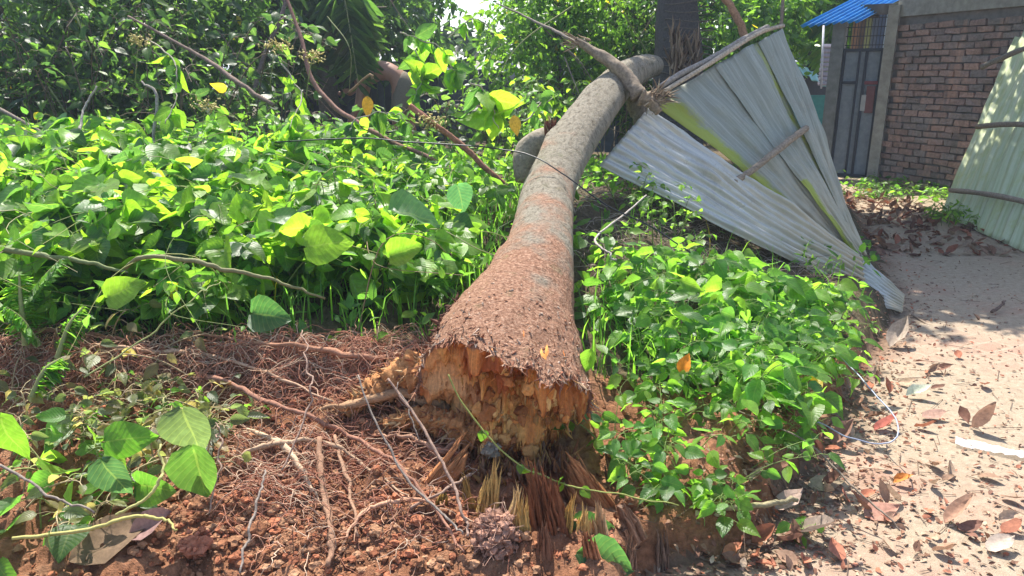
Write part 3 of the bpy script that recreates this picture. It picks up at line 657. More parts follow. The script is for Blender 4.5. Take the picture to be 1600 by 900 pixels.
mb = MB(); tube(mb, smooth_path(pp([(1030, 136, 5.6), (1070, 112, 5.68), (1110, 92, 5.78), (1160, 62, 5.9), (1200, 42, 6.0)]), 40), .022, 10, (.27, .24, .21), rough=.15, seed=4); mb.build('top_rail', M['wood'], fence)
mb = MB(); tube(mb, smooth_path(pp([(1143, 288, 5.42), (1180, 262, 5.5), (1215, 235, 5.58), (1240, 215, 5.65), (1260, 200, 5.72)]), 30), .026, 10, (.25, .20, .15), rough=.14, seed=9); mb.build('batten', M['wood'], fence)
low = empty('tin_sheet', P(1350, 465, 5.1), 'loose silvery corrugated tin sheet with bent tip resting on the path edge', 'tin sheet')
mb = MB(); sheet(mb, P(938, 256, 5.2), P(1016, 166, 5.5), P(1345, 396, 5.42), P(1350, 466, 5.15), 9, .015, 90, .03, 15); solid(mb.build('sheet', M['tin'], low))
mb = MB(); sheet(mb, P(1350, 466, 5.15), P(1345, 396, 5.42), P(1414, 460, 5.2), P(1409, 489, 5.06), 9, .008, 24, .01, 18); solid(mb.build('bent_tip', M['tin'], low))
# ------------------------------------------------------------------ mossy panel leaning at the right
rp = empty('mossy_fence_panel', G(1520, 350), 'pale green mossy corrugated panel with wooden rails leaning beside the brick wall', 'fence panel')
A0, B0 = G(1470, 335, .02), G(1600, 392, .02); dd = unit(B0-A0); B1 = B0+dd*1.5
lean = np.array([1.0, .25, 0]); A1 = P(1612, 5, 9.4); A1 = np.array([A1[0], A1[1], A1[2]])
def panel_pt(s_, h_): return A0+(B1-A0)*s_ + (A1-A0)*h_
for k, (s0, s1) in enumerate(((0, .30), (.29, .64), (.63, 1.0))):
    mb = MB(); off = np.array([-.02*k, 0, .0]); sheet(mb, panel_pt(s0, 0)+off, panel_pt(s1, 0)+off, panel_pt(s1, 1)+off, panel_pt(s0, 1)+off, 7, .014, 50, .02, 30+k); solid(mb.build('sheet', M['greenpanel'], rp))
for k, (pa, pb, c) in enumerate((((1484, 297), (1640, 325), (.32, .25, .19)), ((1527, 198), (1640, 199), (.26, .20, .15)), ((1534, 105), (1650, 62), (.25, .21, .17)))):
    d0 = [8.6, 8.5, 8.3][k]; mb = MB(); a_, b_ = P(*pa, d0), P(*pb, d0-1.9+.4*k)
    tube(mb, smooth_path([a_, (a_+b_)/2+np.array([0, 0, .03]), b_], 20), .028, 10, c, rough=.2, seed=k); mb.build('rail', M['wood'], rp)
# ------------------------------------------------------------------ brick house
house = empty('brick_house', (5.72, 11.6, 0), 'weathered brick house with grey metal door and blue awning', 'house')
w0 = np.array([5.72, 11.6, 0.0]); wd = unit(np.array([.42, -1.2, 0])); wn = np.array([wd[1], -wd[0], 0]); wn = wn if wn[0] < 0 else -wn
Zup = np.array([0, 0, 1.0]); LW = 5.2
mb = MB(); box(mb, w0+wd*LW/2-wn*.13+Zup*1.7, (wd, wn, Zup), (LW/2, .115, 1.7), (.21, .19, .175)); mb.build('wall', M['concrete'], house, False)
mb = MB(); rowh = .093
for r_ in range(26):
    off = (r_ % 2)*.125
    for c_ in range(22):
        x0 = c_*.245-off+.12
        if x0 < .02 or x0 > LW-.1: continue
        if 2.40 < (r_+.5)*rowh+.05: continue
        col = np.array([(.34, .235, .20), (.31, .215, .185), (.28, .22, .20), (.38, .25, .205), (.26, .22, .205)][R.randrange(5)])*R.uniform(.85, 1.15)
        box(mb, w0+wd*(x0+R.uniform(-.006, .006))+wn*R.uniform(-.006, .012)+Zup*(.05+r_*rowh+R.uniform(-.004, .004)), (wd, wn, Zup), (.113+R.uniform(-.008, .004), .03, .038+R.uniform(-.003, .002)), col, .005)
mb.build('brickwork', M['brick'], house, False)
mb = MB(); box(mb, w0+wd*LW/2+wn*.02+Zup*2.55, (wd, wn, Zup), (LW/2, .03, .115), (.30, .29, .26)); mb.build('concrete_band', M['concrete'], house, False)
mb = MB()
for r_ in range(6):
    for c_ in range(22):
        box(mb, w0+wd*(c_*.245-(r_ % 2)*.125+.14)+wn*R.uniform(0, .012)+Zup*(2.72+r_*rowh), (wd, wn, Zup), (.113, .03, .038), np.array((.27, .16, .125))*R.uniform(.7, 1.2), .0035)
mb.build('upper_brickwork', M['brick'], house, False)
# door wall: from left corner to w0
d0 = P(1278, 262, 12.0); d0[2] = 0; dx = unit(w0-d0); dnn = np.array([dx[1], -dx[0], 0]); dnn = dnn if dnn[1] < 0 else -dnn; DL = np.linalg.norm(w0-d0)
AX = (dx, dnn, Zup)
mb = MB(); box(mb, d0+dx*.09+Zup*1.25-dnn*.05, AX, (.09, .12, 1.25), (.20, .205, .20)); mb.build('left_pillar', M['concrete'], house, False)
mb = MB(); box(mb, w0-dx*.07+Zup*1.3+dnn*.0, AX, (.075, .12, 1.3), (.33, .31, .27)); mb.build('right_pillar', M['concrete'], house, False)
mb = MB(); box(mb, d0+dx*DL/2+Zup*2.56-dnn*.06, AX, (DL/2+.02, .08, .07), (.14, .13, .125)); mb.build('lintel', M['concrete'], house, False)
gx0, gx1 = .19, DL-.155; gw = gx1-gx0
door = MB(); box(door, d0+dx*(gx0+gw/2)+Zup*1.02-dnn*.03, AX, (gw/2-.01, .015, .98), (.23, .26, .30)); door = door.build('door', M['paint'], house, False)
mb = MB()
for fx, hw in ((.0, .018), (.42, .014), (.60, .02), (1.0, .018)): box(mb, d0+dx*(gx0+gw*min(max(fx, .02), .98))+Zup*1.02, AX, (hw, .022, .985), (.05, .055, .07))
for z_, x0, x1 in ((1.98, 0, 1), (1.50, 0, .42), (.08, 0, 1)): box(mb, d0+dx*(gx0+gw*(x0+x1)/2)+Zup*z_+dnn*.003, AX, (gw*(x1-x0)/2, .024, .022), (.05, .055, .07))
q_ = mb.build('door_frame', M['paint'], door, False); q_.location = (0, 0, 0)
mb = MB(); box(mb, d0+dx*(gx0+gw*.82)+Zup*1.25+dnn*.002, AX, (gw*.11, .02, .20), (.19, .085, .085)); box(mb, d0+dx*(gx0+gw*.80)+Zup*1.5+dnn*.002, AX, (gw*.17, .022, .025), (.20, .06, .07)); q_ = mb.build('red_patch', M['paint'], door, False); q_.location = (0, 0, 0)
mb = MB(); box(mb, d0+dx*(gx0+gw*.66)+Zup*1.20+dnn*.004, AX, (gw*.06, .02, .12), (.40, .39, .39)); q_ = mb.build('notice', M['paint'], door, False); q_.location = (0, 0, 0)
gr = MB()
for k in range(12): box(gr, d0+dx*(gx0+gw*(k+.5)/12)+Zup*2.24, AX, (.005, .006, .24), (.05, .05, .06))
for k in range(4): box(gr, d0+dx*(gx0+gw/2)+Zup*(2.05+k*.13)+dnn*.012, AX, (gw/2, .005, .006), (.05, .05, .06))
gr.build('transom_grille', M['paint'], house, False)
mb = MB()
for k, c in enumerate(((.32, .17, .09), (.17, .11, .07), (.30, .30, .12), (.14, .16, .20), (.10, .13, .2), (.38, .45, .52))): box(mb, d0+dx*(gx0+gw*(k+.5)/6)+Zup*2.24-dnn*.6, AX, (gw/11, .02, .3), c)
mb.build('inner_boards', M['paint'], house, False)
# awning
e0, e1 = P(1249, 42, 10.7), P(1345, 34, 10.9); up_ = np.array([1.15, .75, .50])
mb = MB(); sheet(mb, e0, e1, e1+up_*1.7, e0+up_*1.7, 8, .02, 20, .01, 44); solid(mb.build('awning', M['blue'], house))
mb = MB()
for t_ in (.3, .8, 1.3): 
    a_, b_ = e0+up_*t_-Zup*.05, e1+up_*t_-Zup*.05; tube(mb, [a_, b_], .025, 6, (.10, .07, .05))
mb.build('awning_battens', M['wood'], house)
# shed with turquoise roof beyond
shed = empty('shed', (5.2, 15, 0), 'small shed with pale turquoise roof and teal tarpaulin side', 'shed')
mb = MB(); sheet(mb, P(1225, 97, 15), P(1290, 137, 14.2), P(1285, 120, 15.6), P(1225, 88, 16.2), 5, .02, 8, .0, 3, None); ob = mb.build('roof', mat('teal_roof', lambda k, o: k.l(k.pbsdf((.33, .56, .55), .6), o.inputs[0])), shed); solid(ob, .01)
mb = MB(); a_, b_ = P(1225, 162, 14.6), P(1283, 162, 14.4); box(mb, (a_+b_)/2*np.array([1, 1, 0])+Zup*.62, (unit(b_-a_), np.cross(Zup, unit(b_-a_)), Zup), (.8, .05, .62), (.07, .27, .26)); mb.build('side_sheet', M['paint'], shed, False)
mb = MB(); box(mb, P(1262, 158, 15.4), (np.array([1, 0, 0]), np.array([0, 1, 0]), Zup), (.8, .05, .5), (.05, .05, .06)); mb.build('dark_back', M['paint'], shed, False)
louv = empty('shutter', P(1292, 100, 12.3), 'narrow slatted grey shutter between shed and door pillar', 'shutter')
mb = MB()
for k in range(9): box(mb, P(1291-k*.9+4, 72+k*7.3, 12.3), (np.array([1, 0, 0]), np.array([0, .8, -.6]), np.array([0, .6, .8])), (.10, .02, .028), (.34, .32, .38))
mb.build('slats', M['paint'], louv, False)
mb = MB(); tube(mb, [P(1287, 40, 12.25), P(1283, 138, 12.25)], .018, 8, (.5, .5, .55)); mb.build('frame', M['paint'], louv)
# ------------------------------------------------------------------ far huts and fence behind the thicket
def simple_hut(name, label, parts):
    root_ = None
    for pn, mt, fn in parts:
        if root_ is None: root_ = empty(name, (0, 12, 0), label, 'hut' if 'hut' in label else 'fence')
        mb = MB(); fn(mb); ob = mb.build(pn, M[mt], root_, pn not in ('fence_boards',)); 
        if mt.startswith('tin'): solid(ob)
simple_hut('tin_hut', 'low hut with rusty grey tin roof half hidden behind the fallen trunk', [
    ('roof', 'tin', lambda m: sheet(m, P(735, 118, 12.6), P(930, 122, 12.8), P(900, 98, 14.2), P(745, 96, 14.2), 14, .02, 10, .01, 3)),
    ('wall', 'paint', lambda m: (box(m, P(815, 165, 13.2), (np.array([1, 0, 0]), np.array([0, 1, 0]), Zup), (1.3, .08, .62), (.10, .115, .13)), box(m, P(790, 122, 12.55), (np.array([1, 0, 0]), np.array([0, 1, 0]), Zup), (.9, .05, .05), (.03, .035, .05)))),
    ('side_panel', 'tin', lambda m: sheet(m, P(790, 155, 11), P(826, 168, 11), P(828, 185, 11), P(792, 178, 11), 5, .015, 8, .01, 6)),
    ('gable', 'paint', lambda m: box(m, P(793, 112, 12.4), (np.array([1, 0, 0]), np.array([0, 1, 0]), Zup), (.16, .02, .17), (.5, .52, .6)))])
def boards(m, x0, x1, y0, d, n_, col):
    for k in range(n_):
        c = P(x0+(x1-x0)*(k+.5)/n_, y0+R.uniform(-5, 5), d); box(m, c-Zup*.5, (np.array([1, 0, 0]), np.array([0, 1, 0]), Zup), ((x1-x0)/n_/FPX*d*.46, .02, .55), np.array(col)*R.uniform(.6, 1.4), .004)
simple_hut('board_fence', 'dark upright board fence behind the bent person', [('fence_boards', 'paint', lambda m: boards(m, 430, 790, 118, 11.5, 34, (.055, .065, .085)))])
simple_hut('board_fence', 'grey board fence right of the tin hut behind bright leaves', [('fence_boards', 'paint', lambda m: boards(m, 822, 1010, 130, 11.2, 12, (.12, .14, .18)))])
# ------------------------------------------------------------------ standing trees behind
def std_tree(name, label, base, top, r0, crown, nleaf, lsize, pal, kind='small', group=None, tcol=(.12, .10, .08), mt='leaf_far', limbs=6, hollow=0.0):
    root_ = empty(name, base, label, 'tree', group)
    mb = MB(); base = np.asarray(base, float); top = np.asarray(top, float)
    tube(mb, smooth_path([base-[0, 0, .1], base*.5+top*.5+rng.normal(0, .08, 3), top], 20), [r0*1.3, r0, r0*.6], 14, tcol, rough=.15, seed=R.randrange(99))
    mb.build('trunk', M['wood'], root_)
    mb = MB(); lv = MB(); cen = [np.array(c[:3], float) for c in crown]
    for c in crown:
        e = np.array(c[:3]); s0 = base+(top-base)*R.uniform(.55, 1); tube(mb, smooth_path([s0, (s0+e)/2+rng.normal(0, .1, 3)+[0, 0, .1], e], 10), [r0*.4, r0*.12], 6, tcol, cap=False)
        for _ in range(limbs):
            d_ = unit(rng.normal(0, 1, 3))*np.array(c[3:6])*.8; tube(mb, smooth_path([e, e+d_*.5+rng.normal(0, .05, 3), e+d_], 6), [r0*.12, .004], 4, tcol, cap=False)
    mb.build('limbs', M['wood'], root_)
    if group:
        mb = MB()
        for _ in range(16):
            c = crown[R.randrange(len(crown))]; a_ = np.array(c[:3])+rng.normal(0, .5, 3)*np.array(c[3:6])-[0, c[4]*.8, 0]; a2 = a_+[R.uniform(-.9, .9), R.uniform(-.1, .2), -R.uniform(.5, 1.4)]
            tube(mb, smooth_path([a_, (a_+a2)/2+rng.normal(0, .12, 3), a2], 14), [.009, .005], 5, [(.30, .24, .18), (.20, .14, .11), (.26, .28, .12)][R.randrange(3)], cap=False)
        tag(mb.build('hanging_stems', M['wood'], root_), kind='stuff')
    vol = np.array([c[3]*c[4]*c[5] for c in crown]); vol = vol/vol.sum()
    for c, f_ in zip(crown, vol):
        n_ = int(nleaf*f_); ntw = max(1, n_//9)
        d_ = unit(rng.normal(0, 1, (ntw, 3)))*(rng.random((ntw, 1))**.45); tw = np.array(c[:3])+d_*np.array(c[3:6])
        tw = tw + .25*np.array(c[3:6])*np.stack([fbm(tw[:, 0]*1.5, tw[:, 1]*1.5, tw[:, 2]*1.5, 2, 80+k) for k in range(3)], -1)
        ax = unit(d_+rng.normal(0, .5, (ntw, 3))+[0, 0, -.25])
        pos = np.repeat(tw, 9, 0)+np.repeat(ax, 9, 0)*(np.tile(np.arange(9), ntw)*lsize*.35)[:, None]+rng.normal(0, lsize*.12, (ntw*9, 3))
        la = unit(np.repeat(ax, 9, 0)*.6+rng.normal(0, .7, (ntw*9, 3))+[0, 0, -.35])
        bake(lv, kind, pos, la, rnd_dirs(len(pos), .9), lsize*rng.uniform(.6, 1.25, len(pos)), tints(pal, len(pos)))
    lv.build('crown', M[mt], root_); return root_
def px3(px, py, d): return tuple(P(px, py, d))
def onG(px, d):
    q_ = P(px, 200, d); return (q_[0], q_[1], float(surf(q_[0], q_[1])))
def CR(px, py, d, rx, ry, rz): return (*P(px, py, d), rx, ry, rz)
G1 = 'trees behind the thicket'
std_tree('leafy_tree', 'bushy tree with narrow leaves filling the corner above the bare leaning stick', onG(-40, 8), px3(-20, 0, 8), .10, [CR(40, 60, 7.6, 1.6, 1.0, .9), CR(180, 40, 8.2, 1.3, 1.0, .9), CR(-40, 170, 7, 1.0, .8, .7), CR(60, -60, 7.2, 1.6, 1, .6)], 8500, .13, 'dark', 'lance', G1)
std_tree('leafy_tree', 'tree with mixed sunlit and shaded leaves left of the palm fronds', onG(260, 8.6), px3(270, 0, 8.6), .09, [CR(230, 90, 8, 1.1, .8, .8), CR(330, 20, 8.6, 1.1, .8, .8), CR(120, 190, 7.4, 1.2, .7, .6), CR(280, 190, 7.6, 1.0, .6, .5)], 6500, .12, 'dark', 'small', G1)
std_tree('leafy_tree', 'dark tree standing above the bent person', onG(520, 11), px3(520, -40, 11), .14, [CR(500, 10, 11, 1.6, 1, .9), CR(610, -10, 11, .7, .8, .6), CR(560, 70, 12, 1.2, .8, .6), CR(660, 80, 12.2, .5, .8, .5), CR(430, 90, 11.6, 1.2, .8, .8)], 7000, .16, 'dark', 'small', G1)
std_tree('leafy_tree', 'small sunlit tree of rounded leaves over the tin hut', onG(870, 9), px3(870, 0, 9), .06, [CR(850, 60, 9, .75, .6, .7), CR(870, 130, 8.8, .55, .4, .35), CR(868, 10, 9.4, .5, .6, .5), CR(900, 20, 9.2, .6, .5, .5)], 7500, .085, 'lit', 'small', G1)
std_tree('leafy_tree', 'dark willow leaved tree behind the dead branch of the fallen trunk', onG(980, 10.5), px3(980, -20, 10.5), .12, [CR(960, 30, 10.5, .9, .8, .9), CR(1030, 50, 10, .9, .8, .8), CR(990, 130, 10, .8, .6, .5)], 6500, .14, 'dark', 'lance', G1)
std_tree('leafy_tree', 'pale sunlit tree beyond the top of the tin fence', onG(1210, 14), px3(1215, -20, 14), .10, [CR(1170, 40, 13.5, 1.0, .8, 1.0), CR(1225, 10, 15.5, .8, .8, .6)], 6000, .15, 'lit', 'small', G1)
# tall trunk by the fence, its crown shades the path
big = std_tree('shade_tree', 'thick dark ringed trunk with torn bark rising behind the tin fence', (1.78, 7.9, .6), px3(1105, -420, 8.2), .22, [(3.6, 9.6, 4.7, 2.4, 1.9, .55), (3.1, 8.0, 4.1, 1.0, .8, .35), (4.7, 9.9, 4.8, 1.3, .9, .5), (1.6, 9.0, 5.2, 1.4, 1.2, .5)], 22000, .17, 'dark', 'ovate', None, (.075, .065, .06))
mb = MB()
for _ in range(110):
    splinter(mb, P(1062+R.uniform(-16, 30), 95+R.uniform(-38, 28), 7.45+R.uniform(0, .08)), (R.uniform(-.3, .3), -.15, R.uniform(.3, 1)), R.uniform(.08, .25), .02, np.array([(.26, .18, .12), (.14, .09, .06), (.35, .25, .17)][R.randrange(3)]))
tag(mb.build('torn_bark', M['fibre'], big), kind='stuff')
mb = MB()
for k in range(26):
    z_ = .9+k*.09; f_ = (z_-.6)/6; c_ = np.array([1.78, 7.9, 0])*(1-f_)+np.array([P(1105, -420, 8.2)[0], P(1105, -420, 8.2)[1], 0])*f_+Zup*z_
    a_ = np.linspace(0, 6.283, 26); tube(mb, np.stack([c_[0]+.272*(1-.25*f_)*np.cos(a_), c_[1]+.272*(1-.25*f_)*np.sin(a_), c_[2]+.02*np.sin(a_*2+k)], -1), .006, 5, (.12, .10, .08), cap=False)
mb.build('ring_scars', M['wood'], big)
# backdrop woods
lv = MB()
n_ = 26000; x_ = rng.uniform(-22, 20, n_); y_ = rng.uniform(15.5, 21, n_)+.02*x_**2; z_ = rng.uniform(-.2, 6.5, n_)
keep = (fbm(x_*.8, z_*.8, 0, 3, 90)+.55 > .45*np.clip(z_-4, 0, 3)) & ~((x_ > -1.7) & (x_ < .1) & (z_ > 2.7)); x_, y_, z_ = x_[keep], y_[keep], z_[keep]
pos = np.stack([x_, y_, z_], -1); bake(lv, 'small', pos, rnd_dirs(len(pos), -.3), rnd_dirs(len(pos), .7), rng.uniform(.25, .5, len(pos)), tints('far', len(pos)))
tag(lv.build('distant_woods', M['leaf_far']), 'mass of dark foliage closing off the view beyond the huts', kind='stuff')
# ------------------------------------------------------------------ palm fronds
def frond(mbl, mbs, p0, p1, sag, nl, ll, pal, wdir=None, wl=1.0):
    p0, p1 = np.asarray(p0), np.asarray(p1); q_ = smooth_path([p0, (p0+p1)/2+Zup*sag, p1], 40); tube(mbs, q_, [.014, .004], 5, (.25, .26, .1), cap=False)
    T_ = unit(np.gradient(q_, axis=0)); idx = np.linspace(3, 39, nl).astype(int)
    for sgn in (-1, 1):
        s_ = unit(np.cross(T_[idx], Zup))*sgn; ax = unit(s_*.8+T_[idx]*.6-Zup*.55+rng.normal(0, .08, (nl, 3)))
        prof = ll*np.sin(np.linspace(.35, 3.0, nl))**.5
        bake(mbl, 'lance', q_[idx], ax, unit(T_[idx]+Zup*.4), prof*wl, tints(pal, nl))
def palm(label, fr, pal='dark', mt='leaf_far'):
    p0 = P(*fr[0][0]); root_ = empty('palm', p0, label, 'palm')
    for f_ in fr:
        a = MB(); b = MB(); frond(a, b, P(*f_[0]), P(*f_[1]), f_[2], f_[3], f_[4], pal)
        fo = a.build('frond', M[mt], root_); b.build('frond_rib', M['stem'], fo).location = (0, 0, 0)
palm('dark palm with arching fronds behind the crossed brown stems', [((500, -60, 9.5), (380, 150, 9), .5, 40, .7), ((505, -60, 9.5), (470, 120, 9.2), .4, 40, .7), ((520, -40, 9.4), (560, 130, 9.0), .4, 36, .6), ((500, -60, 9.6), (300, 40, 9), .4, 36, .6)])
palm('coconut palm with drooping yellow green fronds above the turquoise shed', [((1330, -60, 13.5), (1285, 100, 13), .3, 36, .7), ((1340, -60, 13.6), (1262, 85, 13.4), .5, 34, .6), ((1340, -50, 13.4), (1230, 40, 13.2), .5, 34, .6), ((1360, 10, 13.5), (1330, 90, 13.2), .3, 24, .5)], 'lit')
# ------------------------------------------------------------------ vine and weed plants
def plant(name, label, spots, height, nodes, lsize, kind, pal, tri=True, lean=.35, group=None, stemr=.003, cat='plant', scol=(.16, .22, .06), face=.25, mt='leaf'):
    sx = np.mean([s_[0] for s_ in spots]); sy = np.mean([s_[1] for s_ in spots])
    root_ = empty(name, (sx, sy, float(surf(sx, sy))), label, cat, group); st = MB(); lv = MB(); PO, AX_, NR_, SZ = [], [], [], []
    for (x, y) in spots:
        z = float(surf(x, y)); h = height*R.uniform(.55, 1.2); az = R.uniform(0, 6.28); ln = lean*R.uniform(.2, 1.4)
        p0 = np.array([x, y, z-.01]); p2 = p0+np.array([math.cos(az)*ln*height*1.6, math.sin(az)*ln*height*1.6, h]); p1 = p0*.5+p2*.5+np.array([0, 0, h*.18])
        q_ = smooth_path([p0, p1, p2, p2+np.array([math.cos(az)*.25*h, math.sin(az)*.25*h, -h*.1])], 16); tube(st, q_, [stemr*1.3, stemr*.5], 4, np.array(scol)*R.uniform(.7, 1.3), cap=False)
        m_ = max(3, int(nodes*R.uniform(.7, 1.3)))
        for k in range(m_):
            t = .18+.82*(k+R.random()*.5)/m_; c = q_[min(15, int(t*15))]; a2 = az+k*2.4+R.uniform(-.5, .5)
            out = np.array([math.cos(a2), math.sin(a2), R.uniform(-.1, .55)]); pl = lsize*R.uniform(.35, .9); e = c+unit(out)*pl
            tube(st, np.array([c, (c+e)/2+[0, 0, pl*.12], e]), stemr*.45, 3, np.array(scol)*1.3, cap=False)
            nr = unit(np.array([0, -face*R.uniform(0, 3), 1.0])+rng.normal(0, .55, 3))
            for da in ((-1.25, 0, 1.25) if tri else (0,)):
                aa = a2+da; PO.append(e); AX_.append((math.cos(aa), math.sin(aa), R.uniform(-.65, .15))); NR_.append(nr+rng.normal(0, .15, 3)); SZ.append(lsize*R.uniform(.65, 1.2)*(1-.25*t))
    bake(lv, kind, np.array(PO), np.array(AX_), np.array(NR_), np.array(SZ), tints(pal, len(PO)))
    if tri:
        # slender small-leaved shoots and bare tendrils threading through the clump
        for (x, y) in spots[::1]:
            x += R.uniform(-.15, .15); y += R.uniform(-.15, .15); z = float(surf(x, y)); a2 = R.uniform(0, 6.28); L = R.uniform(.5, 1.4)*height*1.5; hh = height*R.uniform(.5, 1.35)
            q_ = smooth_path([(x, y, z), (x+math.cos(a2)*L*.3, y+math.sin(a2)*L*.3, z+hh), (x+math.cos(a2)*L*.8, y+math.sin(a2)*L*.8, z+hh*R.uniform(.7, 1.1)), (x+math.cos(a2+.4)*L*1.3, y+math.sin(a2+.4)*L*1.3, z+hh*R.uniform(.1, .9))], 18)
            tube(st, q_, [stemr*R.uniform(.5, 1.2), stemr*.4], 4, np.array([(.30, .32, .10), (.24, .17, .10), (.36, .33, .18), (.16, .2, .06)][R.randrange(4)]), cap=False)
            n3 = R.randrange(6, 20); ii = rng.integers(4, 18, n3); kk = ('ovate', 'lance', 'small')[R.randrange(3)]
            bake(lv, kk, q_[ii]+rng.normal(0, .012, (n3, 3)), rnd_dirs(n3, -.15), rnd_dirs(n3, .9), rng.uniform(.03, .09, n3)*(1.5 if kk == 'lance' else 1), tints('lit' if R.random() < .5 else 'weed', n3))
    st.build('stems', M['stem'], root_); lv.build('foliage', M[mt], root_); return root_
def spread(cx_, cy_, rx, ry, n_, left_of_trunk=True):
    o = []; tries = 0
    while len(o) < n_ and tries < n_*30:
        tries += 1; x, y = cx_+R.uniform(-rx, rx), cy_+R.uniform(-ry, ry)
        if ((x-cx_)/rx)**2+((y-cy_)/ry)**2 > 1: continue
        # keep clear of the trunk
        k = np.argmin(np.abs(cl[:, 1]-y)); 
        if abs(x-cl[k, 0]) < rl[k]*.95 and cl[0, 1]-.1 < y < cl[-1, 1]: continue
        if path_s(x, y) < .04: continue
        o.append((x, y))
    return o
GV = 'broad leaved vines on the bank'
VP = [(-1.9, 3.55, .75, .25, 14, .44, .20, 'tall front vine clump with the largest glowing leaves'),
      (-3.6, 4.2, .9, .7, 28, .50, .17, 'broad leaved vine clump at the frame edge below the fallen bare twigs'),
      (-2.3, 4.0, .8, .6, 32, .48, .16, 'bright vine clump around the long green stalk'),
      (-1.35, 3.75, .6, .5, 26, .40, .16, 'broad leaved vine clump with big glowing leaves behind the root mat'),
      (-.75, 3.5, .42, .38, 18, .32, .15, 'low vine clump in shade beside the flared trunk base'),
      (-2.6, 5.2, 1.0, .6, 34, .42, .16, 'tall vine clump in full sun under the white flowering twigs'),
      (-1.5, 4.9, .8, .5, 32, .40, .16, 'sunlit vine clump in the middle of the bank'),
      (-.65, 4.6, .5, .5, 22, .30, .13, 'vine clump crowding the grey middle of the trunk'),
      (-3.9, 5.6, 1.0, .7, 28, .42, .16, 'far vine clump in front of the narrow leaved bushes'),
      (-1.9, 3.25, .55, .28, 16, .26, .15, 'vine clump with ragged dull leaves overhanging the root mat'),
      (-3.0, 3.3, .6, .4, 18, .32, .16, 'vine clump mixed with feathery fronds at the bank rim'),
      (-.5, 5.6, .5, .45, 18, .25, .11, 'vine clump by the torn branch stub'),
      (-1.4, 6.0, .9, .5, 22, .28, .12, 'shaded vine clump below the hanging branch tips')]
for (x, y, rx, ry, n_, h_, ls, lab) in VP:
    plant('broad_leaf_vine', lab, spread(x, y, rx, ry, n_), h_, 7, ls, 'heart' if ls > .145 else 'ovate', 'vine', True, .5, GV)
plant('broken_vine', 'wilting vine with large torn leaves hanging over the loose soil', spread(-1.42, 2.38, .38, .26, 5), .16, 3, .12, 'heart', 'weed', False, .4, None)
plant('broken_vine', 'dark green vine with one split heart leaf at the lower corner', spread(-1.45, 2.0, .25, .14, 4), .12, 3, .14, 'heart', 'weed', False, .4, None)
plant('withered_weed', 'limp mixed weed hanging down the soil slope at the frame edge', spread(-1.5, 2.35, .42, .34, 40), .15, 7, .07, 'ovate', 'wilt', False, .9, None, scol=(.34, .27, .15))
plant('withered_weed', 'small fresh weed shoots sprouting between the wilted stems', spread(-1.5, 2.45, .4, .3, 16), .12, 6, .05, 'ovate', 'weed', False, .9, None, scol=(.30, .30, .12))
plant('creeping_weed', 'creeper trailing down the bank face beside the splintered stump', [(.42, 2.42), (.5, 2.36), (.56, 2.5), (.62, 2.38), (.7, 2.5), (.82, 2.42), (.9, 2.52), (.48, 2.6)], .12, 8, .075, 'ovate', 'weed', False, 1.0, None, .002)
plant('creeping_weed', 'sparse creeper with drooping leaves over the leaf litter', [(.95, 2.5), (1.05, 2.62), (1.12, 2.72), (1.2, 2.9), (1.3, 3.05), (1.0, 2.36)], .10, 7, .085, 'ovate', 'weed', False, 1.0, None, .002)
plant('withered_weed', 'withered tangled weed on top of the root mat', spread(-1.75, 2.75, .5, .22, 16), .14, 6, .08, 'ovate', 'wilt', False, .8, None, scol=(.30, .22, .13))
plant('withered_weed', 'tangle of limp green weed beside the white rootlets', spread(-1.25, 2.6, .3, .16, 9), .12, 5, .09, 'ovate', 'wilt', False, .8, None, scol=(.30, .24, .13))
GW = 'soft leaved weeds right of the trunk'
WP = [(.62, 3.35, .26, .34, 16, .20, .125, 'soft leaved weed close to the shaded side of the trunk'),
      (1.0, 3.15, .32, .30, 20, .20, .13, 'sunlit weed around the single orange leaf'),
      (1.35, 3.45, .34, .34, 20, .18, .13, 'soft leaved weed by the blue white cable'),
      (.85, 3.9, .35, .35, 18, .22, .13, 'weed in the sun below the middle of the tin sheet'),
      (1.35, 4.1, .40, .32, 22, .20, .135, 'weed with quilted grey green leaves under the tin sheet'),
      (1.58, 4.12, .34, .22, 22, .16, .10, 'dense weed covering the lower edge of the tin sheet'),
      (.75, 2.80, .26, .20, 13, .15, .09, 'weed draping over the cut face of the bank'),
      (.50, 2.55, .16, .16, 8, .16, .085, 'small trailing weed beside the hanging wood fibres'),
      (1.12, 2.80, .22, .16, 9, .13, .09, 'trailing weed above the dark hollow with litter'),
      (.68, 2.28, .18, .07, 8, .13, .085, 'grey green creeper low in front of the stump hollow'),
      (1.62, 3.6, .24, .2, 12, .15, .09, 'low weed at the sandy rim of the bank')]
for (x, y, rx, ry, n_, h_, ls, lab) in WP:
    plant('soft_leaf_weed', lab, spread(x, y, rx, ry, n_), h_, 7, ls, 'ovate', 'weed', False, .5, GW, .002)
    plant('soft_leaf_weed', 'small paler shoots in the '+lab, spread(x, y, rx, ry, max(4, n_//3)), h_*1.25, 7, ls*R.uniform(.4, 1.35), 'ovate' if R.random() < .6 else 'heart', 'lit', False, .6, GW, .0015)
plant('small_bush', 'yellowish small leaved bush between trunk and tin sheet corner', spread(.95, 5.0, .25, .5, 22), .28, 9, .06, 'ovate', 'lit', False, .3)
plant('small_bush', 'rounded bright bush in front of the grey board fence', spread(.15, 7.2, .55, .4, 26), .75, 12, .11, 'ovate', 'vine', False, .25)
plant('pale_creeper', 'low pale leaved creeper at the foot of the brick wall', [(R.uniform(4.3, 6.0), R.uniform(9.6, 11.2)) for _ in range(70)], .16, 6, .10, 'small', 'weed', False, .8)
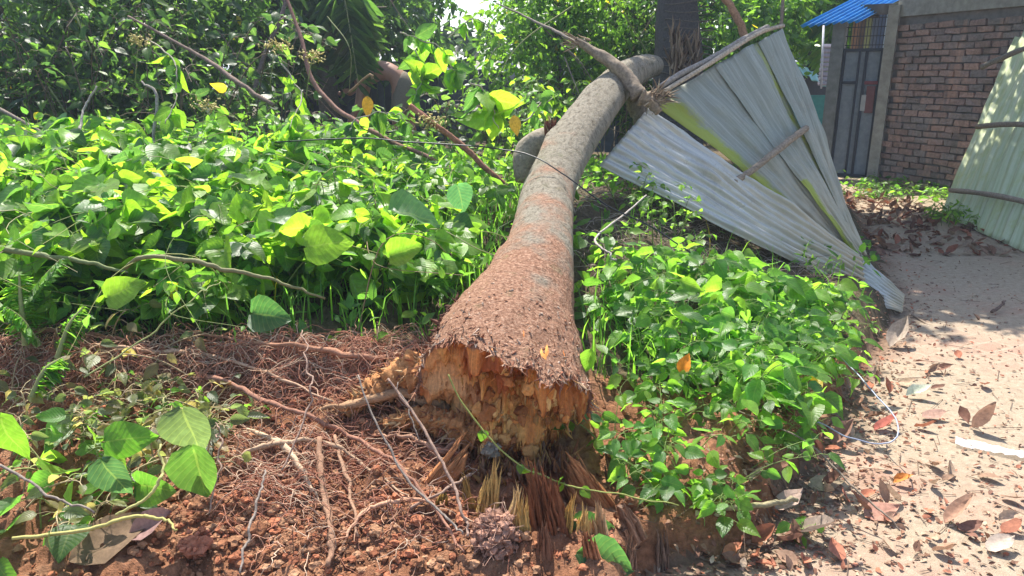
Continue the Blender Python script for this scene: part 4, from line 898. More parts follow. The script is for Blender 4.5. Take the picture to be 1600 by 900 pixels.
plant('grass_tuft', 'small yellow green tuft at the foot of the mossy panel', [(R.uniform(4.75, 5.1), R.uniform(7.9, 8.6)) for _ in range(24)], .18, 7, .10, 'lance', 'lit', False, .3)
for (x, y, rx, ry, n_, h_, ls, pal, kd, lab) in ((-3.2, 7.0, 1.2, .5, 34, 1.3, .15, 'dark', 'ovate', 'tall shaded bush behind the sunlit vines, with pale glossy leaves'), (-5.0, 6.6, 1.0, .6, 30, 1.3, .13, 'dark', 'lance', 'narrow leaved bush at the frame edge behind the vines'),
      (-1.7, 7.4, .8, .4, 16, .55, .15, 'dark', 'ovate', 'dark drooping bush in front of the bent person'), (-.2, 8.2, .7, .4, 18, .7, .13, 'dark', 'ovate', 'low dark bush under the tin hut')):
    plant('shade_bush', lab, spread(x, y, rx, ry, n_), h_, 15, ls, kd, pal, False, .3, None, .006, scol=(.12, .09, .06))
# fern-like fronds
fr = empty('feathery_fern', gp(70, 480), 'dark feathery fronds at the frame edge over the bank rim', 'fern')
for (p0, p1) in (((20, 520, 3.1), (95, 405, 3.0)), ((40, 540, 3.0), (30, 430, 3.0)), ((60, 540, 3.0), (10, 480, 2.9)), ((90, 560, 2.9), (130, 480, 2.95)), ((50, 620, 2.7), (95, 560, 2.75)), ((130, 400, 3.4), (60, 350, 3.4)), ((130, 390, 3.4), (190, 330, 3.5))):
    a = MB(); b = MB(); frond(a, b, P(*p0), P(*p1), .03, 34, .10, 'weed', wl=.8); fo = a.build('frond', M['leaf'], fr); b.build('frond_rib', M['stem'], fo).location = (0, 0, 0)
# undergrowth and grass
lv = MB(); st = MB(); pts_ = []
for _ in range(9000):
    x, y = R.uniform(-5.5, 2.9), R.uniform(2.95, 8.0)
    s_ = float(path_s(x, y))
    if s_ < .12: continue
    if x > 0.2 and s_ < 1.4 and R.random() < .35: continue
    if x > .4 and 4.2 < y < 5.2 and x < 1.9 and R.random() < .85: continue
    k = np.argmin(np.abs(cl[:, 1]-y))
    if abs(x-cl[k, 0]) < rl[k]*.8 and y < 5: continue
    pts_.append((x, y))
pts_ = np.array(pts_); z_ = surf(pts_[:, 0], pts_[:, 1])+rng.uniform(.0, .14, len(pts_)); pos = np.column_stack([pts_, z_])
bake(lv, 'small', pos, rnd_dirs(len(pos), .1), rnd_dirs(len(pos), 1.2), rng.uniform(.04, .11, len(pos)), tints('weed', len(pos))*.9)
tag(lv.build('ground_cover', M['leaf']), 'low leafy ground cover under the vines and weeds', kind='stuff')
def grass(name, label, pts_, h_, pal, w_=.004):
    mb = MB(); n_ = len(pts_); pts_ = np.asarray(pts_); z = surf(pts_[:, 0], pts_[:, 1]); az = rng.uniform(0, 6.28, n_); hh = h_*rng.uniform(.4, 1.2, n_); ln = rng.uniform(.15, .9, n_)
    t = np.array([0, .35, .7, 1.0]); ww = w_*np.array([1, .9, .6, .05]); px_ = np.stack([-np.sin(az), np.cos(az), az*0], -1); dr_ = np.stack([np.cos(az), np.sin(az), az*0], -1)
    c = np.column_stack([pts_, z])[:, None]+dr_[:, None]*(ln*hh)[:, None, None]*(t**2)[None, :, None]+Zup*(hh[:, None]*(t-.35*ln[:, None]*t**3))[..., None]
    v = np.stack([c-px_[:, None]*ww[None, :, None], c+px_[:, None]*ww[None, :, None]], 2).reshape(-1, 3)
    b0 = (np.arange(n_)*8)[:, None]; k = np.arange(3)[None]*2; F_ = np.stack([b0+k, b0+k+1, b0+k+3, b0+k+2], -1).reshape(-1, 4)
    mb.add(v, F_, np.repeat(tints(pal, n_), 8, 0), np.tile([[-.5, 0], [.5, 0]], (n_*4, 1))); return tag(mb.build(name, M['leaf']), label, kind='stuff')
gpnts = [(x, y) for x, y in [(R.uniform(-4, 2.4), R.uniform(3.0, 5.2)) for _ in range(5200)] if path_s(x, y) > .1 and not (x > .2 and y > 3.8 and R.random() < .85) and not (abs(x-cl[np.argmin(np.abs(cl[:, 1]-y)), 0]) < .25)]
grass('grass', 'thin grass blades growing through the weeds', gpnts, .26, 'weed')
# dead brown debris under tin sheet
mb = MB()
for _ in range(1100):
    x, y = R.uniform(.35, 2.1), R.uniform(3.7, 5.6)
    if path_s(x, y) < .3: continue
    z = float(surf(x, y)); a_ = R.uniform(0, 6.28); L = R.uniform(.06, .3); tube(mb, smooth_path([(x, y, z+.01), (x+math.cos(a_)*L*.5, y+math.sin(a_)*L*.5, z+R.uniform(.02, .08)), (x+math.cos(a_)*L, y+math.sin(a_)*L, z+R.uniform(0, .08))], 5), [R.uniform(.001, .004), .001], 4, np.array([(.25, .19, .15), (.38, .31, .25), (.15, .11, .09)][R.randrange(3)]), cap=False)
tag(mb.build('dead_twigs_litter', M['wood']), 'tangle of dead twigs on bare ground under the tin sheet', kind='stuff')
# ------------------------------------------------------------------ sticks, branches, cables
def stick(name, label, pts_, r_, col, cat='stick', mt='wood', jit=.012, sides=8, side_leaves=None):
    q_ = pp(pts_); n_ = max(16, len(q_)*8); q_ = smooth_path(q_, n_); q_ = q_+np.stack([fbm(np.arange(n_)*.3, R.random()*99, 0, 3, 71+k) for k in range(3)], -1)*jit*np.linspace(.2, 1, n_)[:, None]
    mb = MB(); tube(mb, q_, r_, sides, col, rough=.12, seed=R.randrange(99))
    if side_leaves is None: return tag(mb.build(name, M[mt]), label, cat)
    root_ = empty(name, q_[0], label, cat); mb.build('stem', M[mt], root_); ls, n_l, kd, pal = side_leaves; lv = MB()
    idx = rng.integers(int(n_*.2), n_, n_l); ax = unit(rng.normal(0, .6, (n_l, 3))+[0, 0, -.8]); bake(lv, kd, q_[idx], ax, unit(rng.normal(0, 1, (n_l, 3))+[0, -.6, .2]), ls*rng.uniform(.6, 1.2, n_l), tints(pal, n_l)); lv.build('leaves', M['leaf'], root_)
BR = (.20, .14, .11); GY = (.22, .18, .15); PK = (.30, .20, .15)
stick('dead_twig', 'long grey twig slanting down from the torn trunk end to the root clump', [(607, 592, 2.55), (640, 640, 2.5), (690, 720, 2.4), (722, 800, 2.3), (730, 835, 2.25)], [.004, .005, .005, .004], PK)
stick('dead_twig', 'thin twig crossing the roots and meeting the longer grey twig', [(560, 585, 2.6), (590, 670, 2.5), (640, 750, 2.4), (700, 810, 2.3), (728, 835, 2.24)], [.003, .004, .004, .003], GY)
stick('dead_twig', 'bent pale rootlet rising above the root mat and turning down', [(440, 735, 2.3), (470, 670, 2.38), (483, 610, 2.45), (480, 560, 2.55), (465, 508, 2.7)], [.003, .0035, .003, .002], PK, jit=.02)
stick('dead_twig', 'short twig standing in the soil beside the wilting vine', [(325, 800, 2.2), (340, 745, 2.25), (348, 690, 2.3), (332, 655, 2.35)], [.003, .003, .002], PK, jit=.02)
stick('dead_twig', 'drooping brown twig below the pale root knot', [(375, 895, 1.98), (385, 840, 2.05), (400, 780, 2.15), (420, 735, 2.25)], [.003, .004, .003], GY, jit=.015)
stick('dead_twig', 'straight stick lying over the wilting vine at the lower corner', [(-10, 720, 2.2), (70, 770, 2.12), (150, 800, 2.1)], [.004, .004, .003], GY)
stick('dead_twig', 'twig with a knuckle lying near the stump splinters', [(640, 795, 2.45), (690, 768, 2.48), (735, 740, 2.55)], [.005, .005, .006], PK, jit=.01)
stick('dead_twig', 'thin twig standing by the pale oval wood face', [(655, 690, 2.55), (640, 640, 2.6), (622, 600, 2.65)], [.002, .003, .002], GY)
stick('yellow_stalk', 'yellow green fleshy stalk arching over the lower soil', [(20, 842, 2.05), (120, 832, 2.05), (200, 810, 2.08), (250, 808, 2.1), (282, 830, 2.08)], [.005, .006, .005, .003], (.40, .36, .12), 'stalk', 'stem')
stick('yellow_stalk', 'short yellow green stalk bending beside the hanging leaves', [(180, 805, 2.1), (225, 780, 2.12), (255, 745, 2.15), (250, 700, 2.2)], [.004, .005, .003], (.40, .38, .14), 'stalk', 'stem')
stick('long_stalk', 'thick green stalk lying across the vines from the frame edge', [(-20, 385, 3.1), (60, 398, 3.1), (130, 410, 3.15), (200, 425, 3.2)], [.012, .012, .010, .006], (.17, .20, .08), 'stalk', 'stem')
stick('long_stalk', 'arched brownish green stalk in the middle of the vines', [(195, 420, 3.1), (215, 405, 3.05), (260, 402, 3.05), (320, 412, 3.05), (370, 424, 3.1), (440, 445, 3.15), (510, 465, 3.2)], [.008, .009, .010, .008, .005], (.20, .19, .09), 'stalk', 'stem')
stick('long_stalk', 'thin straight stalk rising through the root mat edge', [(130, 590, 2.7), (210, 540, 2.8), (300, 470, 2.9), (340, 440, 3.0)], [.003, .003, .002], (.30, .33, .12), 'stalk', 'stem')
stick('bare_branch', 'bare leaning stick low in the dark bushes at the frame edge', [(-10, 165, 5.6), (60, 205, 5.5), (110, 242, 5.4), (165, 285, 5.2)], [.014, .013, .010], (.20, .16, .13), 'branch')
stick('bare_branch', 'long straight brown branch slanting down through the dark bushes', [(200, 25, 6.4), (300, 80, 6.2), (360, 120, 6.0), (425, 165, 5.8)], [.010, .014, .018, .016], (.20, .14, .11), 'branch')
stick('bare_branch', 'red brown branch curving down from the treetops to the vines', [(445, -10, 5.6), (470, 60, 5.5), (490, 130, 5.4), (540, 180, 5.3), (620, 225, 5.1), (715, 270, 4.9)], [.010, .016, .018, .018, .016, .012], (.22, .12, .09), 'branch')
stick('bare_branch', 'thick red brown stub ending in pale yellow buds', [(640, 165, 4.7), (672, 190, 4.7), (715, 222, 4.75), (760, 262, 4.8), (800, 300, 4.8)], [.020, .020, .018, .014], (.30, .14, .09), 'branch')
stick('bare_branch', 'dark stem rising steeply before the palm fronds', [(395, 150, 7.2), (412, 90, 7.2), (440, 20, 7.2), (445, -20, 7.2)], [.022, .020, .018], (.15, .11, .10), 'branch')
stick('bare_branch', 'pale crooked twig with a fork over the sunlit vines', [(168, 242, 4.9), (140, 228, 4.9), (125, 205, 4.9), (132, 170, 5.0), (150, 135, 5.0)], [.014, .010, .006], (.34, .30, .26), 'branch', jit=.012)
stick('bare_branch', 'pale forked twig above the bright lobed leaf', [(240, 230, 4.9), (243, 150, 4.9), (220, 125, 4.95)], [.010, .010, .005], (.32, .28, .24), 'branch', jit=.012)
stick('bare_branch', 'thin white twigs lying flat over the left vines', [(0, 258, 4.6), (60, 268, 4.6), (120, 276, 4.5), (175, 282, 4.5)], [.006, .006, .004], (.45, .42, .38), 'branch', jit=.02)
stick('bare_branch', 'slender branch reaching from the sky gap towards the broken branch end', [(775, 5, 6.6), (830, 30, 6.3), (880, 55, 6.0), (925, 75, 5.7)], [.006, .010, .014, .016], (.22, .18, .15), 'branch')
stick('bare_branch', 'short curved twig hanging left of the brown back', [(545, 145, 8.2), (575, 118, 8.0), (583, 122, 8.0)], [.014, .014, .018], (.34, .22, .12), 'branch')
stick('bare_branch', 'pale hooked stick standing between trunk and tin sheet', [(1010, 305, 4.4), (975, 335, 4.2), (930, 372, 3.9), (945, 392, 3.75), (962, 405, 3.7)], [.004, .006, .006, .005], (.42, .37, .32), 'branch', jit=.01)
stick('bamboo_pole', 'broken brown bamboo pole slanting behind the fence top', [(1165, 60, 6.6), (1150, 25, 6.6), (1125, -15, 6.6)], [.035, .035, .03], (.30, .17, .10), 'pole')
stick('bamboo_pole', 'thin upright pole behind the highest corner of the tin fence', [(1220, 45, 7.5), (1222, 20, 7.5), (1226, -20, 7.5)], [.018, .018, .018], (.22, .17, .13), 'pole')
stick('black_cable', 'black cable sagging across the fallen trunk', [(430, 222, 4.6), (560, 216, 4.5), (640, 222, 4.4), (760, 230, 4.3), (832, 244, 4.15), (880, 272, 4.05), (950, 322, 4.0), (1020, 356, 4.0), (1080, 395, 3.9)], .004, (.015, .015, .018), 'cable', 'cable', .004)
stick('white_cable', 'blue white loop of cable at the sandy edge of the bank', [(1300, 545, 3.6), (1340, 585, 3.45), (1375, 625, 3.25), (1400, 655, 3.1), (1400, 685, 3.0), (1375, 694, 3.0), (1330, 685, 3.02), (1270, 655, 3.06)], .003, (.30, .33, .42), 'cable', 'cable', .004)
stick('creeper_runner', 'green runner crossing in front of the torn trunk end', [(700, 585, 2.5), (720, 625, 2.5), (770, 690, 2.48), (830, 735, 2.46), (900, 762, 2.44), (965, 772, 2.44), (1060, 790, 2.4)], [.0025, .003, .002], (.27, .30, .08), 'creeper', 'stem', .006, side_leaves=(.05, 7, 'heart', 'lit'))
stick('thin_stick', 'slim brown stick lying from the leaf litter onto the path', [(1130, 795, 2.62), (1200, 787, 2.65), (1250, 778, 2.68)], [.010, .010, .008], (.26, .22, .13))
stick('thin_stick', 'long thin stick crossing the leaf litter beneath the cable loop', [(1150, 640, 3.05), (1260, 690, 2.9), (1340, 770, 2.72), (1410, 830, 2.6)], [.003, .004, .003], (.22, .17, .13))
stick('thin_stick', 'dark stick lying on the path below the bent tin tip', [(1425, 492, 5.1), (1455, 510, 4.9), (1485, 520, 4.8)], [.008, .008, .004], (.25, .19, .14))
stick('thin_stick', 'short dark bent stick at the rim of the path shadow', [(1550, 487, 5.15), (1562, 480, 5.2), (1570, 470, 5.3)], [.012, .010, .006], (.14, .09, .07))
# hanging leafy twigs in front of the dark background
GH = 'twigs with hanging leaves'
for (pts_, ls, n_, lab) in (([(735, 130, 4.4), (755, 140, 4.4), (768, 165, 4.4), (775, 200, 4.4)], .20, 6, 'hanging cluster of large limp leaves left of the trunk'),
        ([(625, 50, 5.2), (650, 60, 5.2), (690, 80, 5.2), (720, 130, 5.2)], .16, 11, 'twig of large oval leaves over the bent person'),
        ([(640, 60, 5.6), (660, 110, 5.6), (650, 150, 5.5)], .17, 12, 'twig of rounded leaves hanging beside the brown back'),
        ([(540, 215, 5.0), (560, 185, 5.0), (610, 175, 5.0), (640, 190, 5.0)], .14, 8, 'low twig with dull drooping leaves below the bent person'),
        ([(440, 100, 5.0), (470, 150, 4.9), (450, 205, 4.6)], .13, 8, 'upright twig with two light lobed leaves before the dark gap'),
        ([(700, 60, 6), (740, 30, 6), (780, 60, 6), (760, 100, 6)], .11, 12, 'small twig crossing the sky gap'),
        ([(230, 60, 5.2), (270, 95, 5), (275, 140, 4.9), (260, 190, 4.7)], .14, 9, 'flowering twig with lobed leaves above the vines'),
        ([(820, 190, 5.0), (850, 160, 5.1), (870, 150, 5.2)], .12, 9, 'twig of bright round leaves above the branch stub')):
    stick('hanging_twig', lab, pts_, [.006, .005, .003], (.33, .30, .22), 'twig', 'wood', .02, 6, side_leaves=(ls, n_*2, 'ovate', 'vine'))
for (px, py, d, lab) in ((489, 88, 5.0, 'yellowish flower spray on a stalk before the palm'), (218, 62, 5.1, 'cream flower spray high among the dark leaves'), (672, 188, 4.66, 'yellow bud cluster on the red brown stub'), (322, 165, 4.9, 'small dried flower head above the vines'), (432, 70, 5.0, 'small yellow flower head beside the dark stem')):
    mb = MB(); c_ = P(px, py, d)
    for _ in range(70): q_ = c_+rng.normal(0, 1, 3)*[.045, .02, .022]; tube(mb, [q_, q_+rng.normal(0, .012, 3)], [.006, .003], 4, np.array((.50, .42, .16))*R.uniform(.6, 1.3))
    tube(mb, smooth_path([c_, c_+np.array([-.03, 0, -.10]), c_+np.array([-.07, 0, -.28])], 8), .003, 5, (.22, .26, .08))
    tag(mb.build('flower_head', M['stem']), lab, 'flower')
# ------------------------------------------------------------------ single leaves
def one_leaf(label, p, ax, nr, size, col, name='dry_leaf', cat='leaf', group=None, kind='dry', mt='dry'):
    mb = MB(); bake(mb, kind, np.array([p]), np.array([ax], float), np.array([nr], float), size, np.array([col]), .06); o = mb.build(name, M[mt]); return tag(o, label, cat, group)
SL = [(1475, 822, .13, (.42, .25, .17), 'curled tan leaf alone on the open path with a dark shadow', (1, .3, .25)), (1415, 622, .12, (.52, .55, .44), 'pale grey green leaf lying on the sand near the cable loop', (1, .1, .05)),
      (1520, 672, .15, (.40, .24, .17), 'upright pointed brown leaf beside the clear plastic film', (.2, .2, 1)), (1540, 865, .12, (.50, .40, .32), 'pale brown leaf flat on the path at the lower edge', (1, .2, .05)),
      (1262, 762, .14, (.42, .33, .22), 'broad tan leaf in the litter above the slim stick', (1, 0, .2)), (1245, 835, .17, (.30, .23, .19), 'large crumpled grey brown leaf in the litter by the bank foot', (.5, -.8, .3)),
      (1210, 800, .13, (.45, .32, .26), 'smooth pinkish curled leaf at the end of the slim stick', (1, .4, .3)), (1365, 675, .12, (.40, .12, .09), 'red brown leaf under the cable loop', (1, 0, .15)),
      (1395, 758, .08, (.62, .24, .06), 'small bright orange leaf in the litter', (1, .1, .2)), (1440, 655, .12, (.36, .22, .17), 'pinkish brown folded leaf above the plastic film', (1, -.1, .3)),
      (1350, 812, .14, (.42, .22, .16), 'reddish veined leaf near the edge of the brick path', (1, .2, .2)), (1390, 545, .20, (.42, .34, .27), 'large pale crumpled leaf on the bank rim below the tin tip', (.8, .5, .4)),
      (1340, 535, .16, (.35, .27, .22), 'greyish crumpled leaf beside the larger pale one', (-.8, .5, .4)), (1300, 700, .13, (.30, .17, .13), 'dark brown leaf in the shaded litter', (.8, .2, .3))]
for px, py, sz, col, lab, ax in SL:
    q_ = gp(px, py); one_leaf(lab, q_+np.array([0, 0, .012]), ax, (R.uniform(-.3, .3), R.uniform(-.3, .1), 1), sz, col)
one_leaf('large flat brown leaf lying on the soil in the lower corner', gp(110, 890)+Zup*.03, (.9, .75, .25), (-.1, -.6, 1), .28, (.20, .13, .08), kind='ovate')
one_leaf('folded pinkish purple dead leaf beside the yellow stalk', gp(205, 850)+Zup*.03, (1, .15, .2), (0, -.7, 1), .16, (.32, .19, .17))
one_leaf('bright orange leaf stuck upright in the weeds', P(1062, 582, 3.0), (.5, .1, .8), (-.3, -1, .3), .085, (.75, .25, .02), 'orange_leaf', kind='ovate')
one_leaf('orange yellow leaf hanging below the brown back', P(573, 150, 6.0), (.1, 0, -1), (0, -1, .2), .18, (.55, .30, .03), 'orange_leaf', kind='ovate')
one_leaf('orange and yellow leaf glowing beside the tin hut panel', P(803, 180, 5.2), (.1, 0, -1), (0, -1, .3), .15, (.55, .36, .05), 'orange_leaf', kind='ovate')
one_leaf('large dark green leaf lying below the orange splinters', P(890, 832, 2.38), (1, .2, -.15), (0, -.9, .6), .17, (.05, .16, .05), 'green_leaf', kind='heart', mt='leaf')
one_leaf('long dark green leaf at the bottom edge below the stump', P(900, 865, 2.25), (1, .1, -.3), (0, -.9, .6), .22, (.05, .14, .05), 'green_leaf', kind='ovate', mt='leaf')
one_leaf('big grey green leaf shining before the sunlit trunk middle', P(612, 330, 3.3), (1, .1, -.1), (0, -.4, 1), .22, (.09, .17, .08), 'green_leaf', kind='heart', mt='leaf')
one_leaf('round bluish leaf standing above the big shining leaf', P(715, 290, 3.8), (.3, 0, -1), (0, -1, .4), .15, (.05, .14, .07), 'green_leaf', kind='heart', mt='leaf')
one_leaf('light green leaf pointing down beside the trunk end', P(925, 545, 2.8), (-.25, 0, -1), (-.4, -1, .4), .10, (.12, .26, .03), 'green_leaf', kind='ovate', mt='leaf')
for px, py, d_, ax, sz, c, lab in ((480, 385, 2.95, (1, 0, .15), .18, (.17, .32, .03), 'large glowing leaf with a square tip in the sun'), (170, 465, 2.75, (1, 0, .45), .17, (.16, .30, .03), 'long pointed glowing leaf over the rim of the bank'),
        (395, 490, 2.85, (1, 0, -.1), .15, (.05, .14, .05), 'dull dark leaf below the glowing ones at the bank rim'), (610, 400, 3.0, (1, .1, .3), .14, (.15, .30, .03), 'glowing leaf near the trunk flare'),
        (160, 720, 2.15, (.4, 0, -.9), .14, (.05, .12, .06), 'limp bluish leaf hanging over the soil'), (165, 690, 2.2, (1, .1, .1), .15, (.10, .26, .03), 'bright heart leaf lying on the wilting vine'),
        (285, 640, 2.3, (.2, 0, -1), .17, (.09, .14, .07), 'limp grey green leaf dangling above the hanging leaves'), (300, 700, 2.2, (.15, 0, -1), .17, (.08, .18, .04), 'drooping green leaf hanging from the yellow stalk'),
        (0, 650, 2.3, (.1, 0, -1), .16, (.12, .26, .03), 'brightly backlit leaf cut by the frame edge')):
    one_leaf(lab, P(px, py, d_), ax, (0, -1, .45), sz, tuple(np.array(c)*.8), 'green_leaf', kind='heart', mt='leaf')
GD = 'dry leaves scattered over the path edge'
n_ = 0
while n_ < 110:
    px, py = R.uniform(1130, 1600), R.uniform(500, 900); q_ = G(px, py); s_ = float(path_s(q_[0], q_[1]))
    if s_ < -.8*R.random()**2.4-.02 or s_ > .14: 
        if R.random() > .04: continue
    q_[2] = float(surf(q_[0], q_[1]))+.012; a_ = R.uniform(0, 6.28); n_ += 1
    one_leaf('small brown dry leaf lying in the litter at the path edge', q_, (math.cos(a_), math.sin(a_), R.uniform(0, .4)), (R.gauss(0, .4), R.gauss(0, .4), 1), R.uniform(.035, .095), tints('dry', 1)[0], group=GD)
# fine litter
mb = MB(); pts_ = []
for _ in range(5200):
    if R.random() < .5: px, py = R.uniform(1080, 1600), R.uniform(340, 900); q_ = G(px, py); x, y = q_[0], q_[1]
    else:
        k = R.randrange(3, 9); t = R.random(); x, y = EDGE[k]*(1-t)+EDGE[k+1]*t; x += R.gauss(.05, .2); y += R.gauss(0, .12)
    pts_.append((x, y))
pts_ = np.array(pts_); pos = np.column_stack([pts_, surf(pts_[:, 0], pts_[:, 1])+.006]); bake(mb, 'small', pos, rnd_dirs(len(pos), .1)*[1, 1, .4], rnd_dirs(len(pos), 1.5), rng.uniform(.008, .035, len(pos)), tints('dry', len(pos))*rng.uniform(.7, 1.2, (len(pos), 1)))
for _ in range(500):
    x, y = pts_[R.randrange(len(pts_))]; z = float(surf(x, y))+.005; a_ = R.uniform(0, 6.28); L = R.uniform(.03, .16); tube(mb, [(x, y, z), (x+math.cos(a_)*L, y+math.sin(a_)*L, float(surf(x+math.cos(a_)*L, y+math.sin(a_)*L))+.008)], .0014, 4, (.22, .15, .11), cap=False)
tag(mb.build('leaf_litter', M['dry']), 'fine brown leaf litter and straw over the path', kind='stuff')
mb = MB()
for _ in range(1400):
    x, y = R.uniform(.9, 5.2), R.uniform(2.0, 9); 
    if path_s(x, y) > 0: continue
    r_ = .002+.009*R.random()**3; clump(mb, (x, y, float(surf(x, y))+r_*.3), r_, (.42, .30, .23))
tag(mb.build('pebbles', M['clod']), 'small pebbles and crumbs of earth on the path', kind='stuff')
# far leaves along the shaded path
mb = MB(); n_ = 700; x_ = rng.uniform(3.3, 5.2, n_); y_ = rng.uniform(6.6, 10.6, n_); keep = path_s(x_, y_) < 0; x_, y_ = x_[keep], y_[keep]
bake(mb, 'dry', np.stack([x_, y_, surf(x_, y_)+.01], -1), rnd_dirs(len(x_), .05)*[1, 1, .3], rnd_dirs(len(x_), 2), rng.uniform(.05, .13, len(x_)), tints('dry', len(x_))*.8)
tag(mb.build('fallen_leaves', M['dry']), 'brown fallen leaves covering the shaded end of the path', kind='stuff')
# plastic film
mb = MB(); u, v = np.meshgrid(np.linspace(0, 1, 40), np.linspace(0, 1, 14), indexing='ij'); a_, b_ = gp(1492, 692), gp(1620, 722); dr_ = b_-a_; sd = unit(np.cross(dr_, Zup))*.06
Pf = a_+dr_*u[..., None]+sd*(v-.5)[..., None]*(1.6-.6*u)[..., None]; Pf[..., 2] = surf(Pf[..., 0], Pf[..., 1])+.010+.012*np.abs(fbm(u*7, v*3, 0, 4, 3))
ii, jj_ = np.meshgrid(np.arange(39), np.arange(13), indexing='ij'); a = ii*14+jj_; mb.add(Pf.reshape(-1, 3), np.stack([a, a+14, a+15, a+1], -1).reshape(-1, 4))
def f_film(k, o):
    p = k.pbsdf((.75, .72, .70), .25, 0, k.bump(k.noise(40, 4, .6, k.geo()), .6, .01), .6); t = k.n('BsdfTransparent'); m = k.n('MixShader'); m.inputs[0].default_value = .5; k.l(t.outputs[0], m.inputs[1]); k.l(p, m.inputs[2]); k.l(m.outputs[0], o.inputs[0])
tag(mb.build('plastic_film', mat('film', f_film)), 'crumpled clear plastic film lying on the path', 'plastic film')
# ------------------------------------------------------------------ bent person behind the thicket
def skin_body(name, joints, edges, material, parent, tint):
    me = bpy.data.meshes.new(name); me.from_pydata([j[0] for j in joints], edges, []); o = bpy.data.objects.new(name, me); COL.objects.link(o)
    m_ = o.modifiers.new('skin', 'SKIN'); m_.use_smooth_shade = True
    for k, j in enumerate(joints): me.skin_vertices[0].data[k].radius = (j[1], j[2] if len(j) > 2 else j[1])
    me.skin_vertices[0].data[0].use_root = True
    s_ = o.modifiers.new('sub', 'SUBSURF'); s_.levels = s_.render_levels = 2
    dg = bpy.context.evaluated_depsgraph_get(); ev = o.evaluated_get(dg); m2 = bpy.data.meshes.new_from_object(ev)
    v = np.array([q.co[:] for q in m2.vertices]); fs = [list(p.vertices) for p in m2.polygons]
    bpy.data.objects.remove(o); mb = MB(); q4 = [f for f in fs if len(f) == 4]; q3 = [f for f in fs if len(f) == 3]
    mb.add(v, [np.array(q4)]+([np.array(q3)] if q3 else []), tint); return mb.build(name, material, parent)
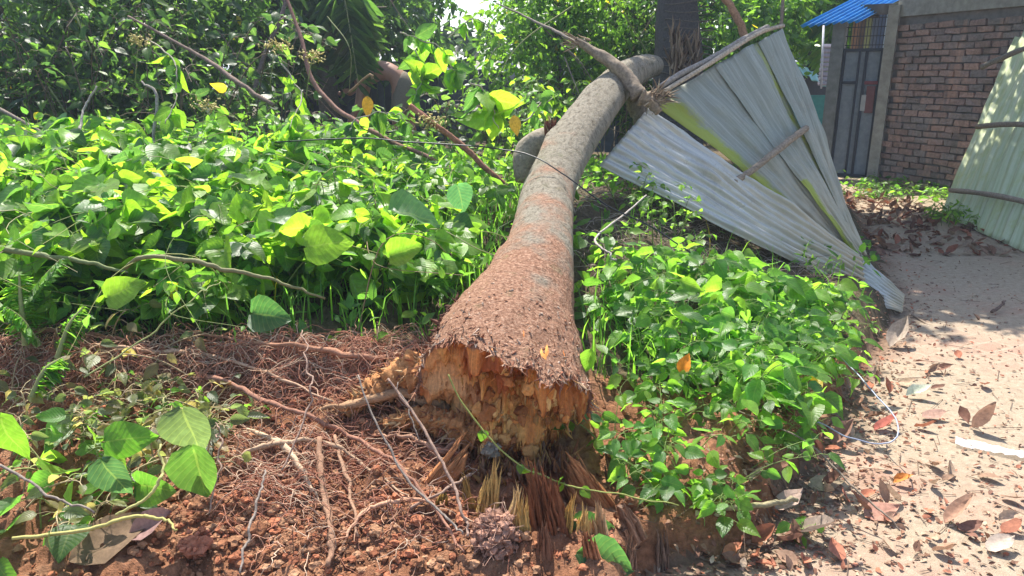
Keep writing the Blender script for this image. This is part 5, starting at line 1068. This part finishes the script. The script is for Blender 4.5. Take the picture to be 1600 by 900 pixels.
def person():
    base = P(625, 190, 9.6); gz = float(surf(base[0], base[1])); o = np.array([base[0], base[1], gz]); K = (P(600, 105, 9.6)[2]-gz)/1.02
    def q(x, y, z): return tuple(o+np.array([x, y, z])*K)
    r_ = empty('person', tuple(o), 'shirtless person bending forward among the bushes with one arm reaching down', 'person')
    J = [(q(.06, 0, .92), .15*K, .13*K), (q(-.08, 0, .98), .135*K, .12*K), (q(-.24, -.01, .99), .15*K, .12*K), (q(-.36, -.02, .93), .14*K, .11*K), (q(-.44, -.03, .86), .055*K), (q(-.53, -.05, .80), .085*K, .095*K), (q(-.58, -.07, .74), .06*K),
         (q(-.36, -.19, .88), .055*K), (q(-.40, -.24, .62), .042*K), (q(-.52, -.25, .42), .030*K), (q(-.56, -.25, .33), .035*K),
         (q(-.36, .17, .88), .055*K), (q(-.44, .20, .62), .042*K), (q(-.56, .18, .44), .030*K), (q(-.60, .18, .35), .035*K),
         (q(.04, -.10, .84), .10*K), (q(-.02, -.12, .48), .065*K), (q(.05, -.12, .09), .042*K), (q(-.12, -.14, .035), .035*K),
         (q(.10, .10, .84), .10*K), (q(.08, .13, .48), .065*K), (q(.16, .13, .09), .042*K), (q(0, .14, .035), .035*K)]
    E = [(0, 1), (1, 2), (2, 3), (3, 4), (4, 5), (5, 6), (3, 7), (7, 8), (8, 9), (9, 10), (3, 11), (11, 12), (12, 13), (13, 14), (0, 15), (15, 16), (16, 17), (17, 18), (0, 19), (19, 20), (20, 21), (21, 22)]
    body = skin_body('body', J, E, M['skin'], r_, (.30, .145, .085))
    mb = MB(); hc = np.array(q(-.54, -.05, .82)); v = IV*np.array([.10, .095, .10])*K*(1+.06*fbm(IV[:, 0]*3, IV[:, 1]*3, IV[:, 2]*3, 3, 4))[:, None]+hc+np.array([.01, .01, .025])*K; mb.add(v, IF, (.02, .018, .016)); mb.build('hair', M['cloth'], r_)
    mb = MB()
    for sy in (-.035, .03): v = IV*.012*K+np.array(q(-.615, sy-.06, .775)); mb.add(v, IF, (.02, .015, .012))
    v = IV*np.array([.018, .014, .022])*K+np.array(q(-.635, -.065, .745)); mb.add(v, IF, (.28, .13, .08)); v = IV*np.array([.010, .028, .008])*K+np.array(q(-.615, -.065, .70)); mb.add(v, IF, (.22, .07, .05)); mb.build('face', M['skin'], r_)
    for sy, hb in ((-.25, q(-.56, -.25, .33)), (.18, q(-.60, .18, .35))):
        for fy, L in ((-.03, .065), (-.01, .075), (.01, .07), (.03, .055)):
            mb = MB(); a_ = np.array(hb)+np.array([0, fy, -.02])*K; tube(mb, smooth_path([a_, a_+np.array([-.02, 0, -L*.6])*K, a_+np.array([-.005, 0, -L])*K], 6), [.010*K, .007*K], 6, (.28, .135, .08)); mb.build('finger', M['skin'], r_)
        mb = MB(); a_ = np.array(hb)+np.array([-.02, -.035, 0])*K; tube(mb, smooth_path([a_, a_+np.array([-.03, -.01, -.02])*K, a_+np.array([-.04, 0, -.05])*K], 6), [.011*K, .008*K], 6, (.28, .135, .08)); mb.build('thumb', M['skin'], r_)
    S_ = [(q(.08, 0, .90), .18*K, .16*K), (q(.06, -.11, .78), .125*K), (q(.0, -.125, .50), .09*K), (q(.12, .11, .78), .125*K), (q(.09, .135, .50), .09*K), (q(-.0, 0, .95), .15*K, .135*K)]
    skin_body('shorts', S_, [(0, 1), (1, 2), (0, 3), (3, 4), (0, 5)], M['cloth'], r_, (.17, .14, .10))
person()

# ------------------------------------------------------------------ thin haze
import bmesh
bm = bmesh.new(); bmesh.ops.create_cube(bm, size=1); hm = bpy.data.meshes.new('haze'); bm.to_mesh(hm); bm.free()
hz = bpy.data.objects.new('haze', hm); COL.objects.link(hz); hz.scale = (640, 600, 10.5); hz.location = (0, 220, 3.9); tag(hz, kind='stuff')
def f_haze(k, out):
    v = k.n('VolumePrincipled'); v.inputs['Color'].default_value = (.72, .84, 1, 1); v.inputs['Density'].default_value = .0025; v.inputs['Anisotropy'].default_value = .3; k.l(v.outputs[0], out.inputs['Volume'])
hm.materials.append(mat('haze', f_haze))
